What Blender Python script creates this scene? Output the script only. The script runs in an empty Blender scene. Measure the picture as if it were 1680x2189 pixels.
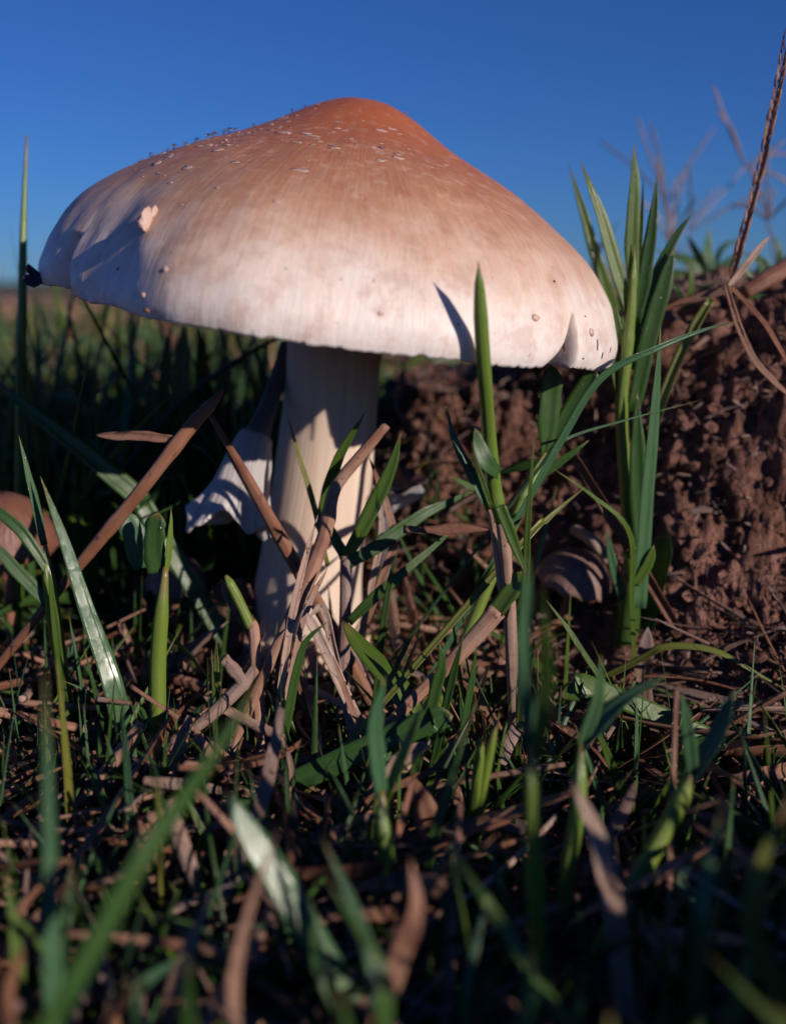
import bpy, bmesh, math, random
import numpy as np
from mathutils import Vector, Matrix

R_ = math.radians
random.seed(7); RNG = np.random.default_rng(11)
scene = bpy.context.scene
COL = scene.collection
U = 0.01                                   # authored in centimetres, built in metres

# ---------------------------------------------------------------- camera
FPX = 2247.0                               # focal length in pixels of a 1680 x 2189 frame
PITCH = R_(11.8)
CAM = np.array([0.0, 0.0, 7.0])            # cm
cd = bpy.data.cameras.new('camera'); cam = bpy.data.objects.new('camera', cd); COL.objects.link(cam)
cam.location = CAM * U; cam.rotation_euler = (math.pi / 2 - PITCH, 0, 0)
cd.sensor_fit = 'HORIZONTAL'; cd.sensor_width = 36.0; cd.lens = 36.0 * FPX / 1680.0
cd.clip_start = 0.004; cd.clip_end = 2000.0
cd.dof.use_dof = True; cd.dof.focus_distance = 0.148; cd.dof.aperture_fstop = cd.lens / 2.7
scene.camera = cam

# ---------------------------------------------------------------- sky, sun, exposure
SUN_AZ, SUN_EL = R_(48), R_(19)           # azimuth to the right of "behind the camera"
SDIR = np.array([math.sin(SUN_AZ) * math.cos(SUN_EL), -math.cos(SUN_AZ) * math.cos(SUN_EL), math.sin(SUN_EL)])
world = bpy.data.worlds.new('World'); scene.world = world; world.use_nodes = True
wn = world.node_tree; wn.nodes.clear()
sky = wn.nodes.new('ShaderNodeTexSky'); sky.sky_type = 'NISHITA'; sky.sun_disc = False
sky.sun_elevation = SUN_EL; sky.sun_rotation = math.atan2(SDIR[0], SDIR[1])
sky.air_density = 1.0; sky.dust_density = 0.1; sky.ozone_density = 5.0; sky.altitude = 200
bg = wn.nodes.new('ShaderNodeBackground'); bg.inputs['Strength'].default_value = 0.075
wo = wn.nodes.new('ShaderNodeOutputWorld')
tint = wn.nodes.new('ShaderNodeMix'); tint.data_type = 'RGBA'; tint.blend_type = 'MULTIPLY'; tint.inputs[0].default_value = 1.0
tint.inputs[7].default_value = (.29, .53, 1.0, 1)          # the camera's cool colour balance, the same all over the sky
wn.links.new(sky.outputs[0], tint.inputs[6]); wn.links.new(tint.outputs[2], bg.inputs['Color']); wn.links.new(bg.outputs[0], wo.inputs['Surface'])
sd = bpy.data.lights.new('sun', 'SUN'); sd.energy = 4.5; sd.angle = R_(0.5); sd.color = (1.0, 0.86, 0.77)
sun = bpy.data.objects.new('sun', sd); COL.objects.link(sun)
sun.rotation_euler = Vector(SDIR).to_track_quat('Z', 'Y').to_euler(); sun.location = (0.5, -0.5, 0.5)
scene.view_settings.view_transform = 'Standard'; scene.view_settings.look = 'None'
scene.view_settings.exposure = 0.0; scene.view_settings.gamma = 1.0
scene.view_settings.use_curve_mapping = False
scene.cycles.max_bounces = 6; scene.cycles.transparent_max_bounces = 4; scene.cycles.caustics_refractive = False; scene.cycles.caustics_reflective = False
scene.cycles.use_denoising = True; scene.cycles.use_adaptive_sampling = True; scene.cycles.adaptive_threshold = .02

# ---------------------------------------------------------------- maths helpers
FW = np.array([0, math.cos(PITCH), -math.sin(PITCH)]); UP = np.array([0, math.sin(PITCH), math.cos(PITCH)]); RT = np.array([1.0, 0, 0])
def P(px, py, d):
    """point in the place (cm) at ground distance d seen at that direction"""
    v = FW + (px - 840) / FPX * RT + (1094.5 - py) / FPX * UP
    return CAM + v * (d / v[1])
def pxw(w, p):                             # width in frame units -> cm at point p
    return w * np.dot(p - CAM, FW) / FPX
_perm = RNG.permutation(256); _perm = np.concatenate([_perm, _perm, _perm])
_grad = RNG.normal(size=(256, 3)); _grad /= np.linalg.norm(_grad, axis=1)[:, None]
def perlin(p):
    p = np.asarray(p, float); i = np.floor(p).astype(int); f = p - i; i &= 255
    u = f * f * f * (f * (f * 6 - 15) + 10); out = 0
    for dx in (0, 1):
        for dy in (0, 1):
            for dz in (0, 1):
                g = _grad[_perm[_perm[_perm[(i[..., 0] + dx) & 255] + ((i[..., 1] + dy) & 255)] + ((i[..., 2] + dz) & 255)]]
                n = g[..., 0] * (f[..., 0] - dx) + g[..., 1] * (f[..., 1] - dy) + g[..., 2] * (f[..., 2] - dz)
                w = (u[..., 0] if dx else 1 - u[..., 0]) * (u[..., 1] if dy else 1 - u[..., 1]) * (u[..., 2] if dz else 1 - u[..., 2])
                out = out + n * w
    return out
def fbm(p, o=4, gain=.5, lac=2.03):
    a, s = 0, 1.0; p = np.asarray(p, float)
    for k in range(o): a = a + s * perlin(p + 17.3 * k); p = p * lac; s *= gain
    return a
def norm(v): v = np.asarray(v, float); return v / (np.linalg.norm(v, axis=-1, keepdims=True) + 1e-12)
def spline(pts, n):
    pts = np.asarray(pts, float)
    if len(pts) == 2: t = np.linspace(0, 1, n)[:, None]; return pts[0] * (1 - t) + pts[1] * t
    q = np.vstack([2 * pts[0] - pts[1], pts, 2 * pts[-1] - pts[-2]]); m = len(pts) - 1; out = []
    for x in np.linspace(0, m - 1e-9, n):
        k = int(x); t = x - k; a, b, c, d = q[k:k + 4]
        out.append(.5 * (2 * b + (c - a) * t + (2 * a - 5 * b + 4 * c - d) * t * t + (3 * b - a - 3 * c + d) * t ** 3))
    return np.array(out)

# ---------------------------------------------------------------- object helpers
def mesh(name, V, F, uv=None, mat=None, smooth=True, origin=(0, 0, 0)):
    me = bpy.data.meshes.new(name)
    me.from_pydata(((np.asarray(V, float) - np.asarray(origin)) * U).tolist(), [], [list(map(int, f)) for f in F])
    if uv is not None:
        l = me.uv_layers.new(name='UVMap'); idx = np.empty(len(me.loops), int); me.loops.foreach_get('vertex_index', idx)
        l.data.foreach_set('uv', np.asarray(uv, float)[idx].ravel())
    if smooth: me.polygons.foreach_set('use_smooth', np.ones(len(me.polygons), bool))
    if mat: me.materials.append(mat)
    me.update(); return me
def link(name, me, parent=None, loc=(0, 0, 0)):
    o = bpy.data.objects.new(name, me); COL.objects.link(o)
    if parent is not None: o.parent = parent
    else: o.location = np.asarray(loc, float) * U
    return o
def tag(o, label=None, cat=None, group=None, kind=None):
    if label: o['label'] = label
    if cat: o['category'] = cat
    if group: o['group'] = group
    if kind: o['kind'] = kind
    return o
def empty(name, loc, label, cat, group=None):
    o = bpy.data.objects.new(name, None); COL.objects.link(o); o.location = np.asarray(loc, float) * U
    o.empty_display_size = .01
    return tag(o, label, cat, group)

def ring_faces(n, m, closed=True, cap=False, base=0):
    F = []
    for i in range(n - 1):
        for j in range(m if closed else m - 1):
            a, b = base + i * m + j, base + i * m + (j + 1) % m
            F.append((a, b, b + m, a + m))
    if cap: F.append([base + k for k in range(m)][::-1]); F.append([base + (n - 1) * m + k for k in range(m)])
    return F
def frames(C, nhint):
    T = np.gradient(C, axis=0); T = norm(T)
    N = nhint - T * np.sum(nhint * T, axis=1)[:, None]; N = norm(N); S = np.cross(T, N)
    return T, N, S
def leaf_geo(C, W, fold=.35, roll=0., thick=.010, across=5, twist=0., wav=.0, seed=0):
    """a blade: closed thin section with a keel; W full width along C"""
    n = len(C); nh = norm(CAM - C + np.array([0, 0, 6.0])); T, N, S = frames(C, nh)
    if roll == 'glint':
        h_ = norm(norm(CAM - C[n // 2]) + SDIR); roll = math.atan2(float(np.dot(S[n // 2], h_)), float(np.dot(N[n // 2], h_)))
    a = roll + twist * np.linspace(0, 1, n)
    ca, sa = np.cos(a)[:, None], np.sin(a)[:, None]
    N, S = N * ca + S * sa, S * ca - N * sa
    us = np.linspace(-1, 1, across); V = []; UVs = []
    th = np.minimum(thick, W * .2)
    tt = np.linspace(0, 1, n); jit = .035 * (np.sin(tt * 9 + seed) + .7 * np.sin(tt * 23 + seed * 2.3)) * W
    for side in (1, -1):
        for u in (us if side == 1 else us[::-1]):
            off = S * (u * W / 2 + (jit if abs(u) > .9 else 0))[:, None]
            lift = (fold * abs(u) * W / 2 + side * th / 2 * (1 - .6 * abs(u)) + wav * W * u * np.sin(np.linspace(0, 9, n) + seed))[:, None]
            V.append(C + off + N * lift); UVs.append(np.stack([np.full(n, (u + 1) / 2), np.linspace(0, 1, n)], 1))
    V = np.stack(V, 1).reshape(-1, 3); UVs = np.stack(UVs, 1).reshape(-1, 2)
    return V, ring_faces(n, 2 * across, True, True), UVs
def tube_geo(C, Rr, m=9, rough=.05, seed=0, flat=1.0):
    n = len(C); T, N, S = frames(C, np.tile(norm(np.array([.2, -1, .5])), (n, 1)))
    ang = np.linspace(0, 2 * math.pi, m, endpoint=False)
    V = np.zeros((n, m, 3)); uv = np.zeros((n, m, 2))
    for j, a in enumerate(ang):
        tt = np.linspace(0, 1, n); k = 1 + rough * .5 * (np.sin(tt * 6 + seed + a) + np.sin(tt * 14 + seed * 1.7 + 2 * a) * .8 + .6 * np.sin(3 * a + seed))
        V[:, j] = C + (N * math.cos(a) * flat + S * math.sin(a)) * (Rr * k)[:, None]
        uv[:, j, 0] = j / m; uv[:, j, 1] = np.linspace(0, 1, n)
    return V.reshape(-1, 3), ring_faces(n, m, True, True), uv.reshape(-1, 2)
def merge(geos):
    V, F, UVs, b = [], [], [], 0
    for v, f, u in geos:
        V.append(v); UVs.append(u); F += [[x + b for x in q] for q in f]; b += len(v)
    return np.vstack(V), F, np.vstack(UVs)
_ico = {}; _blob = {}
def ico(sub):
    if sub not in _ico:
        bm = bmesh.new(); bmesh.ops.create_icosphere(bm, subdivisions=sub, radius=1)
        _ico[sub] = (np.array([v.co[:] for v in bm.verts]), [[v.index for v in f.verts] for f in bm.faces]); bm.free()
    return _ico[sub]
def blob_geo(c, s, sub=1, rough=.3, seed=0., rot=None):
    v, f = ico(sub); key = (sub, round(rough, 2), int(seed * 7) % 23)
    if key not in _blob: _blob[key] = v * (1 + rough * fbm(v * 1.7 + (int(seed * 7) % 23) * 5.1, 3 if sub > 1 else 2)[:, None])
    v = _blob[key] * np.asarray(s)
    if rot is not None: v = v @ np.asarray(rot).T
    return v + c, f, v[:, :2] * .5 + .5

# ---------------------------------------------------------------- materials
class NT:
    def __init__(s, name):
        s.m = bpy.data.materials.new(name); s.m.use_nodes = True; s.t = s.m.node_tree
        s.t.nodes.clear(); s.out = s.n('OutputMaterial')
    def n(s, k, **kw):
        nd = s.t.nodes.new('ShaderNode' + k)
        for a, v in kw.items(): setattr(nd, a, v)
        return nd
    def l(s, a, b): s.t.links.new(a, b)
    def set(s, nd, **kw):
        for k, v in kw.items():
            i = nd.inputs[k.replace('_', ' ')]
            if hasattr(v, 'is_output'): s.l(v, i)
            else: i.default_value = v
        return nd
    def coord(s, kind='Object'): return s.n('TexCoord').outputs[kind]
    def mapping(s, vec, scale=(1, 1, 1), loc=(0, 0, 0)):
        m = s.n('Mapping'); s.l(vec, m.inputs['Vector']); m.inputs['Scale'].default_value = scale; m.inputs['Location'].default_value = loc
        return m.outputs[0]
    def noise(s, vec, scale, detail=3, rough=.55, out='Fac', dist=0.):
        k = s.n('TexNoise'); s.l(vec, k.inputs['Vector']); s.set(k, Scale=scale, Detail=detail, Roughness=rough, Distortion=dist)
        return k.outputs[out]
    def ramp(s, fac, stops, interp='LINEAR'):
        r = s.n('ValToRGB'); s.l(fac, r.inputs[0]); e = r.color_ramp; e.interpolation = interp
        while len(e.elements) < len(stops): e.elements.new(.5)
        for el, (p, c) in zip(e.elements, stops):
            el.position = p; el.color = (*c, 1) if len(c) == 3 else c
        return r.outputs[0]
    def math(s, op, a, b=0., clamp=False):
        m = s.n('Math', operation=op, use_clamp=clamp)
        for i, v in ((0, a), (1, b)):
            if hasattr(v, 'is_output'): s.l(v, m.inputs[i])
            else: m.inputs[i].default_value = v
        return m.outputs[0]
    def mix(s, fac, a, b, blend='MIX'):
        m = s.n('Mix', data_type='RGBA', blend_type=blend)
        for k, v in ((0, fac), (6, a), (7, b)):
            if hasattr(v, 'is_output'): s.l(v, m.inputs[k])
            else: m.inputs[k].default_value = v if k == 0 else (*v, 1)
        return m.outputs[2]
    def bump(s, h, strength, dist):
        b = s.n('Bump'); s.l(h, b.inputs['Height']); s.set(b, Strength=strength, Distance=dist); return b.outputs[0]
    def bsdf(s, **kw):
        b = s.n('BsdfPrincipled'); s.set(b, **kw); return b
    def done(s, sh): s.l(sh, s.out.inputs['Surface']); return s.m
G3 = lambda v: (v, v, v)

def m_cap():
    t = NT('cap_skin'); uv = t.n('UVMap').outputs[0]; sep = t.n('SeparateXYZ'); t.l(uv, sep.inputs[0]); v = sep.outputs[1]
    st = t.noise(t.mapping(uv, (120, 3.0, 1)), 1.0, 5, .6)
    st2 = t.noise(t.mapping(uv, (420, 9.0, 1), (3, 1, 0)), 1.0, 3, .6)
    bl = t.noise(t.coord(), 140, 4, .6)
    pv = t.math('ADD', v, t.math('MULTIPLY', t.math('SUBTRACT', st, .5), .13))
    pv = t.math('ADD', pv, t.math('ADD', t.math('MULTIPLY', t.math('SUBTRACT', bl, .5), .16), t.math('MULTIPLY', t.math('SUBTRACT', t.noise(t.coord(), 45, 4, .6), .5), .30)))
    c = t.ramp(pv, [(0, (.36, .088, .028)), (.18, (.41, .112, .036)), (.40, (.40, .138, .055)), (.58, (.43, .185, .090)), (.71, (.50, .275, .165)), (.81, (.63, .44, .33)), (.90, (.76, .65, .57)), (1, (.79, .72, .68))])
    c = t.mix(t.math('MULTIPLY', t.ramp(st2, [(.42, G3(0)), (.7, G3(1))]), t.ramp(v, [(.3, G3(.02)), (.8, G3(.20))])), c, (.80, .66, .58), 'MIX')
    fine = t.noise(t.mapping(uv, (900, 40, 1)), 1.0, 2)
    c = t.mix(.14, c, t.ramp(fine, [(.3, G3(.45)), (.7, G3(1.0))]), 'MULTIPLY')
    mot = t.noise(t.coord(), 520, 3, .6); c = t.mix(t.math('MULTIPLY', t.ramp(mot, [(.52, G3(0)), (.66, G3(1))]), t.ramp(v, [(.15, G3(.10)), (.5, G3(.30)), (.8, G3(.12))])), c, (.70, .50, .40))
    mot2 = t.noise(t.coord(), 240, 4, .7); c = t.mix(t.ramp(mot2, [(.36, G3(.55)), (.52, G3(0))]), c, t.mix(.5, c, (.30, .10, .04)))
    sp = t.noise(t.mapping(uv, (260, 60, 1)), 1.0, 1)
    c = t.mix(t.ramp(sp, [(.74, G3(0)), (.79, G3(.55))]), c, (.28, .12, .07))
    h = t.math('ADD', t.math('MULTIPLY', st2, .8), t.math('ADD', t.math('MULTIPLY', fine, .3), t.math('MULTIPLY', bl, .9)))
    b = t.bsdf(Base_Color=c, Roughness=t.ramp(bl, [(.3, G3(.42)), (.7, G3(.58))]), Normal=t.bump(h, .22, .0006), Subsurface_Weight=.2, Subsurface_Scale=.0025, Specular_IOR_Level=.4)
    b.inputs['Subsurface Radius'].default_value = (1, .55, .35)
    return t.done(b.outputs[0])
def m_flesh(name, c0, c1, streak=(60, 3, 1), bump=.4, sss=.2, rough=.6, dark=None):
    t = NT(name); uv = t.n('UVMap').outputs[0]
    s = t.noise(t.mapping(uv, streak), 1.0, 4, .65); s2 = t.noise(t.mapping(uv, (streak[0] * 4, streak[1] * 1.5, 1)), 1.0, 3)
    c = t.mix(t.ramp(s, [(.32, G3(0)), (.7, G3(1))]), c0, c1)
    c = t.mix(.3, c, t.ramp(s2, [(.3, G3(.55)), (.65, G3(1))]), 'MULTIPLY')
    if dark: c = t.mix(t.ramp(t.noise(t.coord(), 260, 4), [(.56, G3(0)), (.72, G3(.7))]), c, dark)
    b = t.bsdf(Base_Color=c, Roughness=rough, Normal=t.bump(t.math('ADD', s, s2), bump, .0005), Subsurface_Weight=sss, Subsurface_Scale=.003)
    b.inputs['Subsurface Radius'].default_value = (1, .6, .4)
    return t.done(b.outputs[0])
def m_leaf(name, c0, c1, tip=(.20, .16, .05), trans=.3, rough=.30):
    t = NT(name); uv = t.n('UVMap').outputs[0]; sep = t.n('SeparateXYZ'); t.l(uv, sep.inputs[0])
    rnd = t.n('ObjectInfo').outputs['Random']
    veins = t.n('TexWave', wave_type='BANDS', bands_direction='X'); t.l(t.mapping(uv, (5.5, .0, 1)), veins.inputs['Vector']); t.set(veins, Scale=1.0, Distortion=.4, Detail=1.0)
    n1 = t.noise(t.coord(), 320, 4); n2 = t.noise(t.mapping(uv, (14, 2.2, 1)), 1., 3)
    c = t.mix(n2, c0, c1); c = t.mix(t.math('MULTIPLY', rnd, .45), c, (c1[0] * 1.25, c1[1] * .95, c1[2] * .6))
    c = t.mix(t.math('MULTIPLY', veins.outputs['Fac'], .28), c, (c1[0] * 1.5, c1[1] * 1.35, c1[2] * 1.3))
    mid = t.ramp(t.math('ABSOLUTE', t.math('SUBTRACT', sep.outputs[0], .5)), [(0, G3(1)), (.06, G3(0))])
    c = t.mix(t.math('MULTIPLY', mid, .35), c, (c1[0] * 2, c1[1] * 1.6, c1[2] * 1.8))
    tipf = t.ramp(t.math('ADD', sep.outputs[1], t.math('MULTIPLY', t.math('SUBTRACT', n1, .5), .25)), [(.88, G3(0)), (.98, G3(1))])
    c = t.mix(tipf, c, tip)
    spots = t.ramp(t.noise(t.coord(), 650, 5, .75), [(.68, G3(0)), (.78, G3(.8))]); c = t.mix(spots, c, (.16, .10, .035))
    nb = t.bump(t.math('ADD', t.math('MULTIPLY', veins.outputs['Fac'], .10), t.math('MULTIPLY', n1, .6)), .5, .00025)
    b = t.bsdf(Base_Color=c, Roughness=t.ramp(n1, [(.3, G3(rough - .08)), (.7, G3(rough + .12))]), Normal=nb, Specular_IOR_Level=.5)
    tr = t.n('BsdfTranslucent'); t.l(t.mix(.5, c, (c1[0] * 2.2, c1[1] * 2.0, c1[2] * .8)), tr.inputs['Color'])
    mx = t.n('MixShader'); mx.inputs[0].default_value = trans; t.l(b.outputs[0], mx.inputs[1]); t.l(tr.outputs[0], mx.inputs[2])
    return t.done(mx.outputs[0])
def m_straw(name, c0, c1, dark=(.06, .03, .02), rough=.5, trans=.0):
    t = NT(name); uv = t.n('UVMap').outputs[0]; oc = t.coord(); rnd = t.n('ObjectInfo').outputs['Random']
    s = t.noise(t.mapping(uv, (26, 2.0, 1)), 1., 4, .65); s2 = t.noise(t.mapping(uv, (60, 6, 1)), 1., 2); bl = t.noise(oc, 200, 4)
    c = t.mix(s, c0, c1); pos = t.n('NewGeometry').outputs['Position']; big = t.noise(pos, 70, 3)
    c = t.mix(t.math('MULTIPLY', rnd, .75), c, (c0[0] * .55, c0[1] * .44, c0[2] * .38))
    c = t.mix(t.ramp(big, [(.45, G3(0)), (.62, G3(.55))]), c, (c1[0] * .62, c1[1] * .72, c1[2] * .80))
    c = t.mix(t.ramp(t.noise(pos, 110, 2), [(.30, G3(.7)), (.45, G3(0))]), c, (c0[0] * .45, c0[1] * .30, c0[2] * .24))
    c = t.mix(t.ramp(bl, [(.55, G3(0)), (.75, G3(.65))]), c, (c0[0] * .5, c0[1] * .36, c0[2] * .3))
    c = t.mix(t.ramp(t.noise(oc, 1100, 2), [(.64, G3(0)), (.7, G3(.8))]), c, dark)
    nb = t.bump(t.math('ADD', s2, s), .6, .0004)
    b = t.bsdf(Base_Color=c, Roughness=t.ramp(bl, [(.3, G3(rough - .12)), (.7, G3(rough + .15))]), Normal=nb)
    if trans:
        tr = t.n('BsdfTranslucent'); t.l(c, tr.inputs['Color']); mx = t.n('MixShader'); mx.inputs[0].default_value = trans
        t.l(b.outputs[0], mx.inputs[1]); t.l(tr.outputs[0], mx.inputs[2]); return t.done(mx.outputs[0])
    return t.done(b.outputs[0])
def m_soil(name, k=1.0):
    t = NT(name); oc = t.coord()
    a = t.noise(oc, 55, 6, .65); b_ = t.noise(oc, 420, 5, .7); f = t.noise(oc, 1500, 3, .6)
    c = t.ramp(a, [(.3, (.13 * k, .060 * k, .042 * k)), (.5, (.25 * k, .122 * k, .088 * k)), (.72, (.40 * k, .215 * k, .16 * k))])
    c = t.mix(t.ramp(b_, [(.35, G3(.8)), (.6, G3(0))]), c, (.05 * k, .026 * k, .02 * k))
    c = t.mix(t.ramp(f, [(.66, G3(0)), (.75, G3(.55))]), c, (.42 * k, .27 * k, .21 * k))
    h = t.math('ADD', t.math('MULTIPLY', b_, 1.), t.math('MULTIPLY', f, .35))
    b = t.bsdf(Base_Color=c, Roughness=.85, Normal=t.bump(h, 1., .0035), Specular_IOR_Level=.25)
    return t.done(b.outputs[0])
def m_plain(name, c, rough=.6, var=.4, scale=300, spec=.4):
    t = NT(name); n = t.noise(t.coord(), scale, 4)
    b = t.bsdf(Base_Color=t.mix(n, tuple(x * (1 - var) for x in c), tuple(x * (1 + var * .6) for x in c)), Roughness=rough, Specular_IOR_Level=spec, Normal=t.bump(n, .4, .0005))
    return t.done(b.outputs[0])
def m_water():
    t = NT('water_drop'); b = t.bsdf(Base_Color=(1, 1, 1, 1), Roughness=.04, IOR=1.333, Transmission_Weight=1.0); return t.done(b.outputs[0])

def m_dew():
    t = NT('leaf_dew'); tr = t.n('BsdfTransparent'); gl = t.n('BsdfGlossy'); gl.inputs['Roughness'].default_value = .12; gl.inputs['Color'].default_value = (1, 1, 1, 1)
    mx = t.n('MixShader'); fr = t.n('LayerWeight'); fr.inputs['Blend'].default_value = .35; t.l(t.math('ADD', t.math('MULTIPLY', fr.outputs['Facing'], .4), .12), mx.inputs[0]); t.l(tr.outputs[0], mx.inputs[1]); t.l(gl.outputs[0], mx.inputs[2])
    return t.done(mx.outputs[0])
M = dict(dew=m_dew(),
    cap=m_cap(),
    gill=m_flesh('gill_flesh', (.55, .34, .27), (.66, .46, .38), (90, 4, 1)),
    stem=m_flesh('stem_flesh', (.64, .48, .36), (.78, .65, .52), (30, 1.6, 1), .22),
    volva=m_flesh('volva_skin', (.60, .40, .27), (.74, .56, .42), (16, 5, 1), .8, dark=(.20, .10, .06)),
    flake=m_plain('veil_flake', (.52, .35, .285), .5, .25, 900), wart=m_plain('wart_skin', (.58, .40, .33), .5, .12, 600),
    leaf=m_leaf('grass_leaf', (.050, .115, .018), (.085, .165, .030)),
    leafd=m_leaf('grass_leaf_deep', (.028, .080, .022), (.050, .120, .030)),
    leafb=m_leaf('grass_leaf_blue', (.035, .105, .050), (.065, .155, .075), trans=.2),
    leafw=m_leaf('grass_leaf_wet', (.035, .095, .045), (.060, .14, .065), trans=.15, rough=.17),
    leafy=m_leaf('grass_leaf_yellowing', (.11, .15, .022), (.18, .20, .045), tip=(.28, .17, .06)),
    culm=m_leaf('grass_culm', (.075, .16, .022), (.14, .22, .038), trans=.12, rough=.3),
    straw=m_straw('straw', (.38, .190, .122), (.54, .325, .225)),
    strawp=m_straw('straw_pale', (.52, .34, .25), (.66, .47, .37)),
    strawb=m_straw('straw_brown', (.26, .105, .055), (.38, .18, .10)),
    strawg=m_straw('straw_grey', (.27, .17, .135), (.40, .28, .23)),
    dead=m_straw('dead_leaf', (.36, .17, .105), (.50, .29, .19), trans=.12),
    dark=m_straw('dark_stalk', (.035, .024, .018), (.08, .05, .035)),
    soil=m_soil('soil', 1.28), crumb=m_soil('soil_crumb', 1.35),
    brown=m_flesh('brown_cap', (.15, .060, .038), (.23, .10, .065), (26, 3, 1), .5, .1, .5),
    mauve=m_flesh('mauve_cap', (.17, .100, .085), (.25, .155, .13), (10, 6, 1), .5, .1, .55),
    grey=m_flesh('grey_gills', (.50, .46, .46), (.74, .69, .67), (46, 1.2, 1), .9, .15, .6),
    greyst=m_flesh('grey_stem', (.085, .075, .085), (.17, .15, .155), (18, 3, 1), .6, .05),
    purple=m_plain('dark_cap', (.045, .022, .028), .55, .4, 400),
    water=m_water(), debris=m_plain('dark_debris', (.06, .03, .025), .7),
    hill=m_plain('far_trees', (.035, .045, .04), .9, .3, .3),
)

# ---------------------------------------------------------------- ground with its mound
def sm(a, b, x): t = np.clip((x - a) / (b - a), 0, 1); return t * t * (3 - 2 * t)
def ground_h(x, y):
    x, y = np.asarray(x, float), np.asarray(y, float); p = np.stack([x, y, 0 * x], -1)
    h = .35 * fbm(p * .22, 3) + .18 * fbm(p * .9, 3)
    h = h - .25 * np.exp(-((x + 1.5) ** 2 + (y - 18) ** 2) / 6)
    # mound: a front edge that curves from behind the stem to the right foreground
    w = .9 * fbm(p * .35 + 5, 3)
    edge = 20.6 - .48 * np.clip(x - 2.2, 0, 9) + w * 1.0
    prof = sm(-5.0, 2.2, y - edge) ** 1.15
    back = 1 - .45 * sm(6, 16, y - edge)
    amp = 4.9 + 2.3 * sm(1.0, 7.0, x) + .5 * sm(7.0, 12, x)
    side = sm(-3.2, .6, x + .7 * w)
    far = 1 - sm(38, 70, np.hypot(x, y))
    near = sm(9.5, 14, y)
    h = h + amp * prof * back * side * far * near
    h = h + .9 * sm(5.5, 10, x) * near * far * (1 - prof)
    h = h + 2.2 * sm(24, 40, y) * (1 - sm(-3, 0, x)) * far * (.5 + fbm(p * .12, 2))
    rr = np.hypot(x, y)
    h = h + 2.4 * fbm(p * .035, 3) * sm(50, 140, rr) * (1 - sm(400, 900, rr))
    return h
def build_ground():
    an = np.concatenate([np.arange(-180, -32, 4.), np.arange(-32, 32, .14), np.arange(32, 180, 4.)]) * math.pi / 180
    ra = np.concatenate([[.3, 1.5, 3, 4.5, 6], np.arange(7, 15, .16), np.arange(15, 33, .085), np.geomspace(33, 60, 60), np.geomspace(62, 400, 60), np.geomspace(430, 90000, 40)])
    A, Rr = np.meshgrid(an, ra, indexing='xy'); n, m = A.shape
    x, y = np.sin(A) * Rr, np.cos(A) * Rr; z = ground_h(x, y); V = np.stack([x, y, z], -1)
    # crumbly relief pushed out along the slope's own normal
    dx = np.gradient(V, axis=1); dy = np.gradient(V, axis=0); N = norm(np.cross(dx, dy)); N[N[..., 2] < 0] *= -1
    fade = (1 - sm(45, 90, Rr)) * sm(5, 8, Rr); rough = .35 + .65 * sm(.6, 2.5, z)
    q = V * .75; d = .75 * (np.abs(fbm(q * .9, 3)) - .15) + .30 * fbm(V * 2.2 + 9, 4) + .24 * (np.abs(perlin(V * 4.3)) - .2) + .15 * perlin(V * 8.7) + .08 * perlin(V * 17)
    V = V + N * (d * rough * fade)[..., None]
    V = V.reshape(-1, 3)
    F = []
    for i in range(n - 1):
        a = i * m + np.arange(m); b = i * m + (np.arange(m) + 1) % m
        F.append(np.stack([a, a + m, b + m, b], 1))
    F = np.vstack(F)[:, ::-1]
    o = link('ground', mesh('ground', V, F, None, M['soil'])); tag(o, 'reddish brown crumbly soil rising into a mound beside the mushroom', kind='structure')
    return V
GV = build_ground()
_gx, _gy = np.arange(-34, 34.1, .2), np.arange(-24, 90.1, .2)
_gt = ground_h(*np.meshgrid(_gx, _gy, indexing='ij'))
def gz(x, y):
    a, b = min(max((x + 34) / .2, 0), len(_gx) - 1.01), min(max((y + 24) / .2, 0), len(_gy) - 1.01); i, j = int(a), int(b); a -= i; b -= j
    return float((_gt[i, j] * (1 - a) + _gt[i + 1, j] * a) * (1 - b) + (_gt[i, j + 1] * (1 - a) + _gt[i + 1, j + 1] * a) * b)
def on_ground(px, py, h=.25):
    for d in np.arange(5, 60, .1):
        q = P(px, py, d)
        if q[2] < gz(q[0], q[1]) + h: return q
    return P(px, py, 20)
# far low line of trees
hv = []; hn = 120; xs = np.linspace(-40000, 40000, hn)
ht = 330 + 180 * fbm(np.stack([xs / 1800, 0 * xs, 0 * xs], 1), 4)
for k, (yy, f) in enumerate(((30000, 0), (30300, 1), (31500, 1.05), (32500, 0))): hv.append(np.stack([xs, 0 * xs + yy, -40 + f * ht], 1))
hv = np.stack(hv, 1).reshape(-1, 3)
tag(link('hills', mesh('hills', hv, ring_faces(hn, 4, False), None, M['hill'])), 'low dark blurred ridge along the horizon', kind='structure')

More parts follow.
